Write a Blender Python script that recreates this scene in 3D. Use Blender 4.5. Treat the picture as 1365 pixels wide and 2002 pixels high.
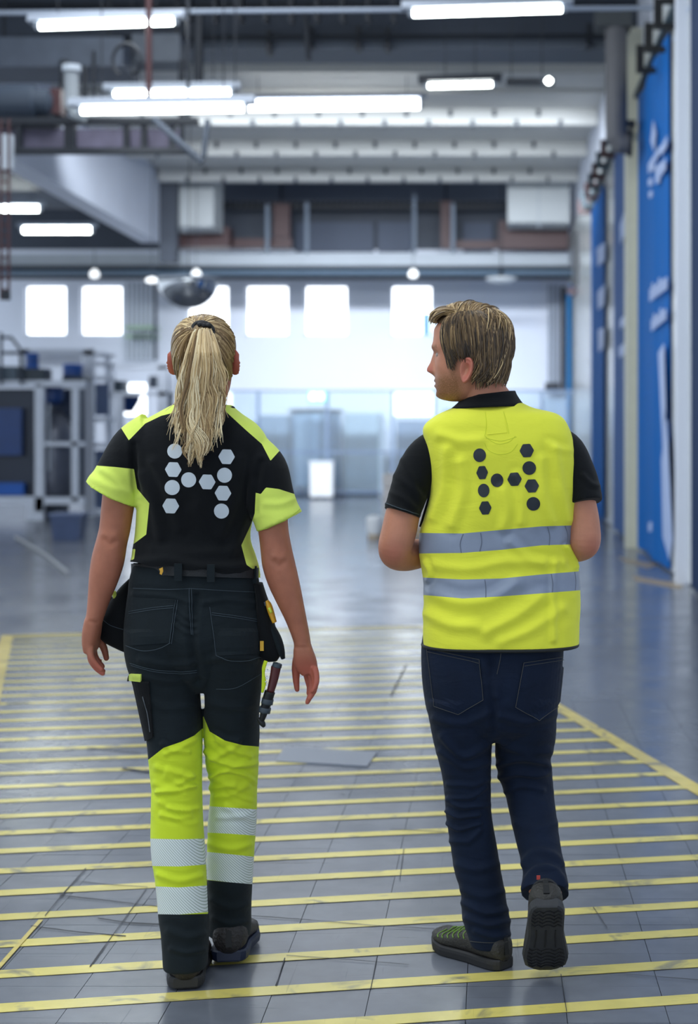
import bpy, bmesh, math, random
import numpy as np
from mathutils import Vector, Matrix
from mathutils.bvhtree import BVHTree

for _o in list(bpy.data.objects):
    bpy.data.objects.remove(_o)
SC = bpy.context.scene
COL = SC.collection

# ------------------------------------------------------------------ camera
F, CX, CY, HC = 3000.0, 960.0, 848.0, 1.44      # focal (px), hall vanishing point (px), eye height (m)
cam_d = bpy.data.cameras.new('camera')
cam_d.sensor_fit = 'HORIZONTAL'; cam_d.sensor_width = 36.0
cam_d.lens = 36.0 * F / 1365.0
cam_d.shift_x = (682.5 - CX) / 1365.0
cam_d.shift_y = -(1001.0 - CY) / 1365.0
cam_d.clip_start = 0.05; cam_d.clip_end = 300
cam_d.dof.use_dof = True; cam_d.dof.focus_distance = 4.0; cam_d.dof.aperture_fstop = 3.6
cam = bpy.data.objects.new('camera', cam_d); COL.objects.link(cam)
cam.location = (0, 0, HC); cam.rotation_euler = (math.pi/2, 0, 0)
SC.camera = cam

# ------------------------------------------------------------------ world and lights
W = bpy.data.worlds.new('world'); SC.world = W; W.use_nodes = True
bg = W.node_tree.nodes['Background']
bg.inputs[0].default_value = (0.78, 0.89, 1.0, 1); bg.inputs[1].default_value = 1.35
SC.view_settings.view_transform = 'Standard'; SC.view_settings.look = 'None'
SC.view_settings.gamma = 1.0; SC.view_settings.use_curve_mapping = False
SC.view_settings.exposure = 0.25

def area(name, loc, rot, sx, sy, power, color=(1, 1, 1), spread=180):
    l = bpy.data.lights.new(name, 'AREA'); l.shape = 'RECTANGLE'; l.size = sx; l.size_y = sy
    l.energy = power; l.color = color; l.spread = math.radians(spread)
    o = bpy.data.objects.new(name, l); COL.objects.link(o); o.location = loc; o.rotation_euler = rot
    return o
# unseen fill lights, added to brighten the people, mid hall and back wall
area('fill_light_front', (-3.0, 3.0, 7.3), (0, 0, 0), 4.0, 7.0, 210, (0.93, 0.97, 1.0))  # added overhead fill for the two people
area('fill_light_back_wall', (-2.6, 24.95, 6.72), (math.radians(68), 0, 0), 8.6, 0.7, 330, (0.86, 0.93, 1.0), 68)  # added fill by the middle tube lamp, aimed at the back wall
area('fill_light_mid', (-3.0, 14.0, 7.3), (0, 0, 0), 4.0, 6.0, 260, (0.93, 0.97, 1.0))  # added overhead fill for the right wall and middle floor

# ------------------------------------------------------------------ helpers
def P(px, py, Y):
    return np.array([(px - CX) * Y / F, Y, HC + (CY - py) * Y / F])
def uv(V):
    V = np.asarray(V)
    return np.stack([CX + V[:, 0] * F / V[:, 1], CY - (V[:, 2] - HC) * F / V[:, 1]], 1)
def srgb(r, g, b):
    f = lambda c: (c/255/12.92) if c/255 <= 0.04045 else ((c/255 + 0.055)/1.055)**2.4
    return (f(r), f(g), f(b), 1.0)

MATS = {}
def mat(name, col, rough=0.6, metal=0.0, var=0.0, vscale=6.0, bump=0.0, bscale=60.0, emit=None, spec=0.5, sheen=0.0, stretch=None, trans=0.0):
    if name in MATS: return MATS[name]
    m = bpy.data.materials.new(name); m.use_nodes = True
    nt = m.node_tree; N = nt.nodes; L = nt.links
    b = N['Principled BSDF']
    b.inputs['Base Color'].default_value = col
    b.inputs['Roughness'].default_value = rough; b.inputs['Metallic'].default_value = metal
    b.inputs['Specular IOR Level'].default_value = spec
    if sheen: b.inputs['Sheen Weight'].default_value = sheen
    if trans: b.inputs['Transmission Weight'].default_value = trans
    if emit:
        b.inputs['Emission Color'].default_value = emit[0]; b.inputs['Emission Strength'].default_value = emit[1]
    tc = N.new('ShaderNodeTexCoord')
    src = tc.outputs['Object']
    if stretch:
        mp = N.new('ShaderNodeMapping'); mp.inputs['Scale'].default_value = stretch
        L.new(src, mp.inputs[0]); src = mp.outputs[0]
    if var:
        n = N.new('ShaderNodeTexNoise'); n.inputs['Scale'].default_value = vscale; n.inputs['Detail'].default_value = 5
        L.new(src, n.inputs['Vector'])
        r = N.new('ShaderNodeMapRange'); r.inputs[1].default_value = 0.3; r.inputs[2].default_value = 0.7
        r.inputs[3].default_value = 1 - var; r.inputs[4].default_value = 1 + var
        L.new(n.outputs[0], r.inputs[0])
        mx = N.new('ShaderNodeMix'); mx.data_type = 'RGBA'; mx.blend_type = 'MULTIPLY'; mx.inputs[0].default_value = 1
        mx.inputs[6].default_value = col
        L.new(r.outputs[0], mx.inputs[7]); L.new(mx.outputs[2], b.inputs['Base Color'])
    if bump:
        n2 = N.new('ShaderNodeTexNoise'); n2.inputs['Scale'].default_value = bscale; n2.inputs['Detail'].default_value = 3
        L.new(src, n2.inputs['Vector'])
        bp = N.new('ShaderNodeBump'); bp.inputs['Strength'].default_value = bump; bp.inputs['Distance'].default_value = 0.02
        L.new(n2.outputs[0], bp.inputs['Height']); L.new(bp.outputs[0], b.inputs['Normal'])
    MATS[name] = m
    return m

WORLD = {}
def obj(name, V, Fc, m, parent=None, smooth=False, normals=None, label=None, cat=None, group=None, kind=None, attrs=None, origin=None):
    V = np.asarray(V, float)
    if origin is None:
        lo, hi = V.min(0), V.max(0)
        origin = np.array([(lo[0]+hi[0])/2, (lo[1]+hi[1])/2, lo[2]])
    origin = np.asarray(origin, float)
    me = bpy.data.meshes.new(name)
    if isinstance(Fc, np.ndarray): Fc = Fc.tolist()
    me.from_pydata((V - origin).tolist(), [], Fc)
    me.materials.append(m)
    if smooth: me.shade_smooth()
    if normals is not None:
        me.normals_split_custom_set_from_vertices(normals.tolist())
    if attrs:
        for k, a in attrs.items():
            at = me.attributes.new(k, 'FLOAT', 'POINT'); at.data.foreach_set('value', np.asarray(a, np.float32))
    me.update()
    o = bpy.data.objects.new(name, me); COL.objects.link(o)
    place(o, origin, parent); tag(o, label, cat, group, kind)
    return o
def place(o, origin, parent):
    if parent is not None:
        o.parent = parent; o.location = np.asarray(origin) - WORLD[parent.name]
    else:
        o.location = origin
    WORLD[o.name] = np.asarray(origin, float)
def tag(o, label=None, cat=None, group=None, kind=None):
    if label: o['label'] = label
    if cat: o['category'] = cat
    if group: o['group'] = group
    if kind: o['kind'] = kind
    return o
def thing(name, loc, label, cat, group=None, kind=None):
    o = bpy.data.objects.new(name, None); COL.objects.link(o); o.empty_display_size = 0.1
    place(o, np.asarray(loc, float), None); return tag(o, label, cat, group, kind)

class MB:
    """collects boxes, tubes, lathes in world coordinates"""
    def __init__(s): s.V = []; s.F = []
    def add(s, V, Fc):
        k = len(s.V); s.V += [tuple(v) for v in V]; s.F += [[i + k for i in f] for f in Fc]; return s
    def box(s, lo, hi):
        (a, b, c), (d, e, f) = lo, hi
        V = [(a,b,c),(d,b,c),(d,e,c),(a,e,c),(a,b,f),(d,b,f),(d,e,f),(a,e,f)]
        return s.add(V, [[0,3,2,1],[4,5,6,7],[0,1,5,4],[1,2,6,5],[2,3,7,6],[3,0,4,7]])
    def tube(s, pts, r, n=8, cap=True):
        pts = [np.asarray(p, float) for p in pts]; V = []; Fc = []
        rr = r if hasattr(r, '__len__') else [r]*len(pts)
        prev = None
        for i, p in enumerate(pts):
            t = pts[min(i+1, len(pts)-1)] - pts[max(i-1, 0)]; t /= (np.linalg.norm(t) + 1e-12)
            ref = np.array([0, 0, 1.0]) if abs(t[2]) < 0.9 else np.array([1.0, 0, 0])
            if prev is not None: a = prev - t*np.dot(prev, t)
            else: a = np.cross(ref, t)
            a /= np.linalg.norm(a) + 1e-12; prev = a; b = np.cross(t, a)
            for k in range(n):
                th = 2*math.pi*k/n; V.append(p + rr[i]*(math.cos(th)*a + math.sin(th)*b))
        for i in range(len(pts)-1):
            for k in range(n):
                k2 = (k+1) % n; Fc.append([i*n+k, i*n+k2, (i+1)*n+k2, (i+1)*n+k])
        if cap:
            Fc.append(list(range(n))[::-1]); Fc.append([(len(pts)-1)*n + k for k in range(n)])
        return s.add(V, Fc)
    def lathe(s, c, prof, n=24, axis='z'):
        """prof: list of (radius, height) about c"""
        V = []; Fc = []
        for (r, h) in prof:
            for k in range(n):
                th = 2*math.pi*k/n
                d = (r*math.cos(th), r*math.sin(th), h) if axis == 'z' else ((h, r*math.cos(th), r*math.sin(th)) if axis == 'x' else (r*math.cos(th), h, r*math.sin(th)))
                V.append(np.asarray(c) + d)
        for i in range(len(prof)-1):
            for k in range(n):
                k2 = (k+1) % n; Fc.append([i*n+k, i*n+k2, (i+1)*n+k2, (i+1)*n+k])
        Fc.append(list(range(n))[::-1]); Fc.append([(len(prof)-1)*n+k for k in range(n)])
        return s.add(V, Fc)
    def build(s, name, m, parent=None, **kw): return obj(name, s.V, s.F, m, parent, **kw)
def pxbox(x0, y0, x1, y1, Y, dy):
    """box whose camera-side face spans the pixel rectangle at depth Y"""
    a = P(x0, y1, Y); b = P(x1, y0, Y)
    return (a[0], Y, a[2]), (b[0], Y + dy, b[2])
def pbox(name, x0, y0, x1, y1, Y, dy, m, parent=None, **kw):
    return MB().box(*pxbox(x0, y0, x1, y1, Y, dy)).build(name, m, parent, **kw)
def copy_tree(o, loc, label=None):
    c = o.copy(); COL.objects.link(c); c.location = loc; WORLD[c.name] = np.asarray(loc, float)
    if label: c['label'] = label
    for ch in list(o.children):
        d = ch.copy(); COL.objects.link(d); d.parent = c; WORLD[d.name] = WORLD[ch.name]
        for g in list(ch.children):
            e = g.copy(); COL.objects.link(e); e.parent = d
    return c

# ---------------- organic modelling tools
def spline(keys, sub):
    """Catmull-Rom resample of an (n,k) array"""
    K = np.asarray(keys, float); n = len(K)
    if n < 3:
        t = np.linspace(0, 1, sub*(n-1)+1)[:, None]; return K[0]*(1-t) + K[-1]*t
    out = []
    for i in range(n-1):
        p0 = K[max(i-1, 0)]; p1 = K[i]; p2 = K[i+1]; p3 = K[min(i+2, n-1)]
        for s in range(sub):
            t = s/sub
            out.append(0.5*((2*p1) + (-p0+p2)*t + (2*p0-5*p1+4*p2-p3)*t*t + (-p0+3*p1-3*p2+p3)*t**3))
    out.append(K[-1]); return np.array(out)
def ringmesh(C, A, B0, B1, n, seg=48):
    """closed loft; C centres, A half side vectors, B0 half vector toward camera side, B1 half vector away"""
    V = []; m = len(C)
    th = np.linspace(0, 2*np.pi, seg, endpoint=False)
    co, si = np.cos(th), np.sin(th)
    for i in range(m):
        e = 2.0/n[i]
        x = np.sign(co)*np.abs(co)**e; y = np.sign(si)*np.abs(si)**e
        b = np.where(y[:, None] < 0, -y[:, None]*B0[i], y[:, None]*B1[i])
        V.append(C[i] + x[:, None]*A[i] + b)
    V = np.concatenate(V); Fc = []
    for i in range(m-1):
        for k in range(seg):
            k2 = (k+1) % seg; Fc.append([i*seg+k, i*seg+k2, (i+1)*seg+k2, (i+1)*seg+k])
    V = np.concatenate([V, [C[0], C[-1]]]); a, b = len(V)-2, len(V)-1
    for k in range(seg):
        k2 = (k+1) % seg
        Fc.append([a, k2, k]); Fc.append([b, (m-1)*seg+k, (m-1)*seg+k2])
    return V, Fc
def rows(R, sub=5, shrink=0.0, seg=48, n=2.3):
    """R rows: (y, xl, xr, Yc, back, front) in photo px / metres -> horizontal-ring loft"""
    S = spline([r[:6] for r in R], sub)
    C = []; A = []; B0 = []; B1 = []
    for (y, xl, xr, Yc, hb, hf) in S:
        c = P((xl+xr)/2, y, Yc); C.append(c)
        A.append([max((xr-xl)/2*Yc/F - shrink, 0.004), 0, 0]); B0.append([0, -max(hb-shrink, 0.004), 0]); B1.append([0, max(hf-shrink, 0.004), 0])
    return ringmesh(np.array(C), np.array(A), np.array(B0), np.array(B1), [n]*len(C), seg)
def limb(K, sub=5, seg=24, n=2.0, grow=0.0, world=False, side=None):
    """K: (px, py, Y, r_side, r_depth) -> tube with rings square to the path"""
    S = spline(K, sub)
    C = S[:, :3].copy() if world else np.array([P(*s[:3]) for s in S])
    T = np.gradient(C, axis=0); T /= np.linalg.norm(T, axis=1)[:, None] + 1e-12
    A = []; B = []
    pa = None
    for t in T:
        if side is not None: a = np.asarray(side, float) - t*np.dot(side, t)
        else:
            a = np.cross(np.array([0, 1.0, 0]), t) if pa is None else pa - t*np.dot(pa, t)
            if np.linalg.norm(a) < 1e-3: a = np.cross(np.array([0, 0, 1.0]), t)
        a /= np.linalg.norm(a) + 1e-12; pa = a
        A.append(a); B.append(np.cross(t, a))
    A = np.array(A); B = np.array(B)
    ra = np.maximum(S[:, 3:4] + grow, 0.003); rb = np.maximum(S[:, 4:5] + grow, 0.003)
    return ringmesh(C, A*ra, -B*rb, B*rb, [n]*len(C), seg)
def ball(c, r, n=16):
    r = np.asarray(r if hasattr(r, '__len__') else [r]*3, float)
    ph = np.linspace(-np.pi/2, np.pi/2, n)
    C = [np.asarray(c) + [0, 0, r[2]*math.sin(p)] for p in ph]
    w = [max(math.cos(p), 0.02) for p in ph]
    return ringmesh(np.array(C), np.array([[r[0]*k, 0, 0] for k in w]), np.array([[0, -r[1]*k, 0] for k in w]), np.array([[0, r[1]*k, 0] for k in w]), [2]*n, 24)
def merge(parts):
    V = []; Fc = []; k = 0
    for v, f in parts:
        V.append(np.asarray(v)); Fc += [[i+k for i in q] for q in f]; k += len(v)
    return np.concatenate(V), Fc
def union(parts, voxel, it=4, fac=0.5):
    V, Fc = merge(parts)
    me = bpy.data.meshes.new('tmp'); me.from_pydata(V.tolist(), [], Fc)
    bm = bmesh.new(); bm.from_mesh(me); bmesh.ops.recalc_face_normals(bm, faces=bm.faces); bm.to_mesh(me); bm.free()
    o = bpy.data.objects.new('tmp', me); COL.objects.link(o)
    r = o.modifiers.new('r', 'REMESH'); r.mode = 'VOXEL'; r.voxel_size = voxel
    if it:
        s = o.modifiers.new('s', 'SMOOTH'); s.iterations = it; s.factor = fac
    dg = bpy.context.evaluated_depsgraph_get(); dg.update()
    ev = o.evaluated_get(dg); m2 = ev.to_mesh()
    m2.calc_loop_triangles()
    n = len(m2.vertices); V = np.empty(n*3); m2.vertices.foreach_get('co', V); V = V.reshape(-1, 3)
    T = np.empty(len(m2.loop_triangles)*3, np.int32); m2.loop_triangles.foreach_get('vertices', T); T = T.reshape(-1, 3)
    ev.to_mesh_clear(); bpy.data.objects.remove(o); bpy.data.meshes.remove(me)
    return V, T
def vnorm(V, T):
    fn = np.cross(V[T[:, 1]]-V[T[:, 0]], V[T[:, 2]]-V[T[:, 0]])
    N = np.zeros_like(V)
    for k in range(3): np.add.at(N, T[:, k], fn)
    return N/(np.linalg.norm(N, axis=1)[:, None] + 1e-12)
def polysd(U, poly):
    """signed distance (inside > 0) of points U to a polygon"""
    p = np.asarray(poly, float); q = np.roll(p, -1, 0); d = np.full(len(U), 1e9); ins = np.zeros(len(U), bool)
    for a, b in zip(p, q):
        e = b - a; w = U - a
        t = np.clip((w @ e)/(e @ e + 1e-9), 0, 1)
        d = np.minimum(d, np.hypot(*(w - t[:, None]*e).T))
        c = ((a[1] > U[:, 1]) != (b[1] > U[:, 1]))
        with np.errstate(divide='ignore', invalid='ignore'):
            xi = (b[0]-a[0])*(U[:, 1]-a[1])/(b[1]-a[1]) + a[0]
        ins ^= c & (U[:, 0] < xi)
    return np.where(ins, d, -d)
def linedist(U, pts):
    p = np.asarray(pts, float); d = np.full(len(U), 1e9)
    for a, b in zip(p[:-1], p[1:]):
        e = b - a; w = U - a; t = np.clip((w @ e)/(e @ e + 1e-9), 0, 1)
        d = np.minimum(d, np.hypot(*(w - t[:, None]*e).T))
    return d
def folds(V, T, L, scale=1.0):
    """raise soft folds (amp in m, width in px) along polylines on the back of a garment"""
    N = vnorm(V, T); U = uv(V); wt = np.clip(-N[:, 1]*2 + 0.35, 0, 1); d = np.zeros(len(V))
    for pts, amp, wid in L:
        s = spline(pts, 4) if len(pts) > 2 else np.asarray(pts, float)
        dist = linedist(U, s)
        d += amp*scale*(np.exp(-(dist/wid)**2) - 0.35*np.exp(-((dist-2*wid)/wid)**2))
    return V + N*(d*wt)[:, None]
def ripple(V, T, amp, fr, seed=0):
    """broad irregular cloth waviness"""
    r = np.random.RandomState(seed); N = vnorm(V, T); d = np.zeros(len(V))
    for k in range(10):
        w = r.normal(size=3); w *= fr*(0.6 + r.rand()*1.4)/np.linalg.norm(w)
        d += np.sin(V @ w + r.rand()*6.28 + 0.9*np.sin(V @ r.normal(size=3)*fr*0.35))
    return V + N*(d*amp/3.2)[:, None]
def cut(V, T, N, s):
    """split a triangle mesh along s = 0 -> (s>0 part), (s<=0 part)"""
    s = np.where(np.abs(s) < 1e-7, 1e-7, s); pos = s > 0
    k = pos[T].sum(1); outP = [T[k == 3]]; outN = [T[k == 0]]
    Vn = [V]; Nn = [N]; base = len(V)
    mix = T[(k == 1) | (k == 2)]; km = k[(k == 1) | (k == 2)]
    if len(mix):
        lone_pos = km == 1
        flag = pos[mix] == lone_pos[:, None]
        ix = flag.argmax(1); ar = np.arange(len(mix))
        a = mix[ar, ix]; b = mix[ar, (ix+1) % 3]; c = mix[ar, (ix+2) % 3]
        E = np.concatenate([np.stack([a, b], 1), np.stack([a, c], 1)])
        Es = np.sort(E, 1); uq, inv = np.unique(Es, axis=0, return_inverse=True); inv = inv.reshape(-1)
        t = s[uq[:, 0]]/(s[uq[:, 0]] - s[uq[:, 1]])
        Vn.append(V[uq[:, 0]]*(1-t)[:, None] + V[uq[:, 1]]*t[:, None])
        nn = N[uq[:, 0]]*(1-t)[:, None] + N[uq[:, 1]]*t[:, None]; Nn.append(nn/(np.linalg.norm(nn, axis=1)[:, None]+1e-9))
        p = base + inv[:len(mix)]; q = base + inv[len(mix):]
        t1 = np.stack([a, p, q], 1); t2 = np.concatenate([np.stack([p, b, c], 1), np.stack([p, c, q], 1)])
        lp2 = np.concatenate([lone_pos, lone_pos])
        outP += [t1[lone_pos], t2[~lp2]]; outN += [t1[~lone_pos], t2[lp2]]
    V2 = np.concatenate(Vn); N2 = np.concatenate(Nn)
    def comp(Ts):
        Ts = np.concatenate(Ts)
        if not len(Ts): return None
        u, iv = np.unique(Ts, return_inverse=True)
        return V2[u], iv.reshape(-1, 3), N2[u]
    return comp(outP), comp(outN)
def bvh(V, T): return BVHTree.FromPolygons([tuple(v) for v in V], [tuple(int(i) for i in t) for t in T])
def hit(tree, px, py):
    d = Vector(P(px, py, 1.0) - np.array([0, 0, HC])).normalized()
    h = tree.ray_cast(Vector((0, 0, HC)), d)
    return (np.array(h[0]), np.array(h[1])) if h[0] is not None else None
def patch(tree, grid, off=0.0015):
    """grid (m,n,2) of px -> surface-hugging sheet with thickness"""
    m, n = grid.shape[:2]; top = []; bot = []; last = None
    for i in range(m):
        for j in range(n):
            h = hit(tree, *grid[i, j])
            if h is None:
                h = last if last is not None else (P(grid[i, j][0], grid[i, j][1], 4.0), np.array([0, -1.0, 0]))
            last = h
            nn = h[1]/np.linalg.norm(h[1])
            if nn[1] > 0: nn = -nn
            top.append(h[0] + nn*off); bot.append(h[0] - nn*0.001)
    V = top + bot; K = m*n; Fc = []
    for i in range(m-1):
        for j in range(n-1):
            a, b, c, d = i*n+j, i*n+j+1, (i+1)*n+j+1, (i+1)*n+j
            Fc.append([a, b, c, d]); Fc.append([K+d, K+c, K+b, K+a])
    edge = [j for j in range(n)] + [i*n+n-1 for i in range(1, m)] + [(m-1)*n+j for j in range(n-2, -1, -1)] + [i*n for i in range(m-2, 0, -1)]
    for a, b in zip(edge, edge[1:]+edge[:1]): Fc.append([b, a, K+a, K+b])
    return np.array(V), Fc
def disc_grid(cx, cy, shape, r, rot=0.0, sx=1.0, rings=5, n=36):
    """polar px grid for a dot ('c') or hexagon ('h')"""
    G = np.zeros((rings+1, n+1, 2))
    for j in range(n+1):
        th = 2*math.pi*j/n
        R = r if shape == 'c' else r*math.cos(math.pi/6)/math.cos(((th - rot) % (math.pi/3)) - math.pi/6)
        for i in range(rings+1):
            G[i, j] = (cx + sx*R*i/rings*math.cos(th), cy + R*i/rings*math.sin(th))
    return G
def quad_grid(c, m=10, n=10):
    a, b, cc, d = [np.asarray(p, float) for p in c]      # tl, tr, br, bl
    G = np.zeros((m+1, n+1, 2))
    for i in range(m+1):
        for j in range(n+1):
            u, v = j/n, i/m
            G[i, j] = (a*(1-u)+b*u)*(1-v) + (d*(1-u)+cc*u)*v
    return G
def stitch(tree, pts, r=0.0007, off=0.001, n=5, sub=8):
    S = spline(pts, sub); W_ = []
    for p in S:
        h = hit(tree, *p)
        if h is not None:
            nn = h[1] if h[1][1] < 0 else -h[1]; W_.append(h[0] + nn*off)
    mb = MB()
    if len(W_) > 1: mb.tube(W_, r, n)
    return mb
def strands(L, sides=4):
    """L: list of (pts(k,3), r_root, r_tip, shade) -> one mesh with per-point shade"""
    V = []; Fc = []; sh = []
    for pts, r0, r1, s in L:
        pts = np.asarray(pts); k = len(pts); b0 = len(V)
        T = np.gradient(pts, axis=0); T /= np.linalg.norm(T, axis=1)[:, None] + 1e-12
        ref = np.array([0.3, 1.0, 0.1]); 
        for i in range(k):
            a = np.cross(ref, T[i]); a /= np.linalg.norm(a) + 1e-9; b = np.cross(T[i], a)
            r = r0 + (r1-r0)*(i/(k-1))**1.5
            for q in range(sides):
                th = 2*math.pi*q/sides; V.append(pts[i] + r*(math.cos(th)*a*1.3 + math.sin(th)*b)); sh.append(s)
        for i in range(k-1):
            for q in range(sides):
                q2 = (q+1) % sides; Fc.append([b0+i*sides+q, b0+i*sides+q2, b0+(i+1)*sides+q2, b0+(i+1)*sides+q])
    return np.array(V), Fc, sh

# =================================================================== THE HALL
rnd = random.Random(7)
def floor_mat(name, base, paint=False, wear=0.5):
    m = bpy.data.materials.new(name); m.use_nodes = True
    nt = m.node_tree; N = nt.nodes; L = nt.links; b = N['Principled BSDF']
    g = N.new('ShaderNodeNewGeometry')
    def noise(scale, det=5, st=None, dist=0.0):
        n = N.new('ShaderNodeTexNoise'); n.inputs['Scale'].default_value = scale; n.inputs['Detail'].default_value = det; n.inputs['Distortion'].default_value = dist
        if st:
            mp = N.new('ShaderNodeMapping'); mp.inputs['Scale'].default_value = st[:3]; mp.inputs['Rotation'].default_value = (0, 0, st[3])
            L.new(g.outputs['Position'], mp.inputs[0]); L.new(mp.outputs[0], n.inputs['Vector'])
        else: L.new(g.outputs['Position'], n.inputs['Vector'])
        return n.outputs[0]
    def rng(v, a, c, lo, hi):
        r = N.new('ShaderNodeMapRange'); r.inputs[1].default_value = a; r.inputs[2].default_value = c; r.inputs[3].default_value = lo; r.inputs[4].default_value = hi
        L.new(v, r.inputs[0]); return r.outputs[0]
    def mul(x, y):
        q = N.new('ShaderNodeMath'); q.operation = 'MULTIPLY'; L.new(x, q.inputs[0]); L.new(y, q.inputs[1]); return q.outputs[0]
    a = rng(noise(0.9), 0.3, 0.7, 0.82, 1.2)
    c = rng(noise(9, 8), 0.25, 0.75, 0.86, 1.12)
    s1 = rng(noise(1.0, 6, (2.2, 55, 1, 0.12), 1.2), 0.66, 0.74, 1.0, 0.55)    # dark scratches
    s2 = rng(noise(1.0, 6, (60, 2.0, 1, -0.35), 0.6), 0.68, 0.75, 1.0, 0.68)
    v = mul(mul(a, c), mul(s1, s2))
    mx = N.new('ShaderNodeMix'); mx.data_type = 'RGBA'; mx.blend_type = 'MULTIPLY'; mx.inputs[0].default_value = 1; mx.inputs[6].default_value = base
    L.new(v, mx.inputs[7]); colr = mx.outputs[2]
    if paint:
        w = rng(noise(7, 9, (1.0, 1.0, 1, 0.2), 0.8), 0.56, 0.70, 0.0, wear)
        m2 = N.new('ShaderNodeMix'); m2.data_type = 'RGBA'; m2.inputs[7].default_value = srgb(108, 110, 108)
        L.new(w, m2.inputs[0]); L.new(colr, m2.inputs[6]); colr = m2.outputs[2]
    L.new(colr, b.inputs['Base Color'])
    L.new(rng(noise(2.3, 6), 0.3, 0.7, 0.16, 0.27), b.inputs['Roughness'])
    b.inputs['Specular IOR Level'].default_value = 0.85
    bp = N.new('ShaderNodeBump'); bp.inputs['Strength'].default_value = 0.10; bp.inputs['Distance'].default_value = 0.0012
    L.new(noise(60, 4), bp.inputs['Height']); L.new(bp.outputs[0], b.inputs['Normal'])
    return m
M_floor = floor_mat('floor_concrete', srgb(108, 112, 121))
M_paint = floor_mat('yellow_floor_paint', srgb(222, 206, 112), True, 0.75)
M_paint2 = floor_mat('yellow_border_paint', srgb(210, 190, 104), True, 0.8)
M_crack = mat('floor_joint', srgb(58, 60, 66), 0.7)

WX = 1.91                                       # right wall
TX0, TX1, TY0, TY1 = -2.0625, 1.6875, 3.5, 8.25
fl = MB()
x0, x1, y0, y1 = -14.3, WX + 0.3, -9.0, 39.0
for lo, hi in [((x0, y0, -0.05), (x1, TY0, 0)), ((x0, TY1, -0.05), (x1, y1, 0)), ((x0, TY0, -0.05), (TX0, TY1, 0)), ((TX1, TY0, -0.05), (x1, TY1, 0)), ((TX0, TY0, -0.05), (TX1, TY1, -0.012))]:
    fl.box(lo, hi)
floor = fl.build('floor', M_floor, kind='structure', origin=(0, 0, 0))
# floor tiles, 25 cm grid, in the foreground
gp = 0.0009
tb = MB(); z1 = 0.0
h = 0.125 - gp
tb.box((-h, -h, -0.02), (h, h, 0.0))
tile0 = None
for i in range(15):
    for j in range(19):
        cx, cy = TX0 + 0.25*i + 0.125, TY0 + 0.25*j + 0.125
        if tile0 is None:
            tile0 = obj('tile', tb.V, tb.F, M_floor, floor, origin=(0, 0, 0)); t = tile0
        else:
            t = tile0.copy(); COL.objects.link(t)
        t.location = (cx, cy, rnd.uniform(-0.0007, 0.0))
        t.rotation_euler = (rnd.gauss(0, 0.0010), rnd.gauss(0, 0.0010), 0)

# hatched yellow marking
def gx(px, py):
    Y = F*HC/(py - CY); return np.array([(px-CX)*Y/F, Y])
def strip(name, a, b, w, m, z=0.0016, w2=None):
    a = np.asarray(a); b = np.asarray(b); d = (b-a)/np.linalg.norm(b-a); n = np.array([-d[1], d[0]])
    n_ = max(1, int(np.linalg.norm(b-a)/0.5)); V = []; Fc = []
    for k in range(n_+1):
        p = a + (b-a)*k/n_
        V += [(*(p - n*w/2), z), (*(p + n*w/2), z)]
    for k in range(n_): Fc.append([2*k, 2*k+2, 2*k+3, 2*k+1])
    K = len(V); V += [(x, y, z-0.0010) for x, y, _ in V]
    Fc += [[i+K for i in f[::-1]] for f in Fc]
    return obj(name, V, Fc, m, floor)
phi = math.radians(10.3); sd = np.array([math.cos(phi), math.sin(phi)])
RA, RB = gx(1095, 1385), gx(1365, 1545)
rd = (RA-RB)/np.linalg.norm(RA-RB)
LA, LB = gx(14, 1243), gx(-4, 1318)
ld = (LA-LB)/np.linalg.norm(LA-LB)
def isect(p, d, q, e):
    M_ = np.array([[d[0], -e[0]], [d[1], -e[1]]]); t = np.linalg.solve(M_, q-p); return p + d*t[0]
for k in range(-1, 30):
    Yk = 3.845 + 0.2406*k; p = np.array([(0-CX)*Yk/F, Yk])
    a = isect(p, sd, LA, ld); b = isect(p, sd, RB, rd)
    if b[0] > 1.75: b = p + sd*((1.75-p[0])/sd[0])
    if a[0] < -3.4: a = p + sd*((-3.4-p[0])/sd[0])
    strip('stripe', a, b, 0.062, M_paint)
far = isect(LA, sd, RB, rd)
strip('border_line', far, RB - rd*1.6, 0.075, M_paint2, 0.0024)
strip('border_line', LA + ld*0.03, LB - ld*1.2, 0.085, M_paint2, 0.0024)
strip('border_line', LA, far, 0.07, M_paint2, 0.0032)
strip('joint_line', gx(80, 1800), gx(-30, 1924), 0.014, M_paint2, 0.0036)
# worn joints and cracks
ck = rnd
def crack(pts, w=0.004):
    for (a, b) in zip(pts[:-1], pts[1:]):
        strip('crack', gx(*a), gx(*b), w*ck.uniform(0.3, 0.75), M_crack, 0.0040)
crack([(176, 1892), (206, 1850), (238, 1806), (270, 1762), (287, 1738)], 0.005)
crack([(88, 1792), (118, 1755), (146, 1724), (168, 1699)], 0.005)
crack([(146, 1724), (210, 1731), (289, 1736)]); crack([(117, 1752), (190, 1760), (271, 1770), (310, 1774)], 0.007)
crack([(60, 1812), (150, 1824), (246, 1832)], 0.006); crack([(192, 1797), (250, 1806), (312, 1809)], 0.012)
crack([(490, 1792), (610, 1801), (740, 1812), (850, 1818)], 0.005); crack([(560, 1870), (680, 1878), (800, 1888)], 0.005)
crack([(725, 1935), (731, 1905), (737, 1875)]); crack([(540, 1930), (557, 1875)])
crack([(1097, 1907), (1103, 1945), (1108, 1980)], 0.005); crack([(1209, 1905), (1290, 1912), (1365, 1918)])
crack([(762, 1622), (870, 1628)], 0.009); crack([(765, 1360), (795, 1300)], 0.02); crack([(170, 1463), (275, 1472)], 0.02)
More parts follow.
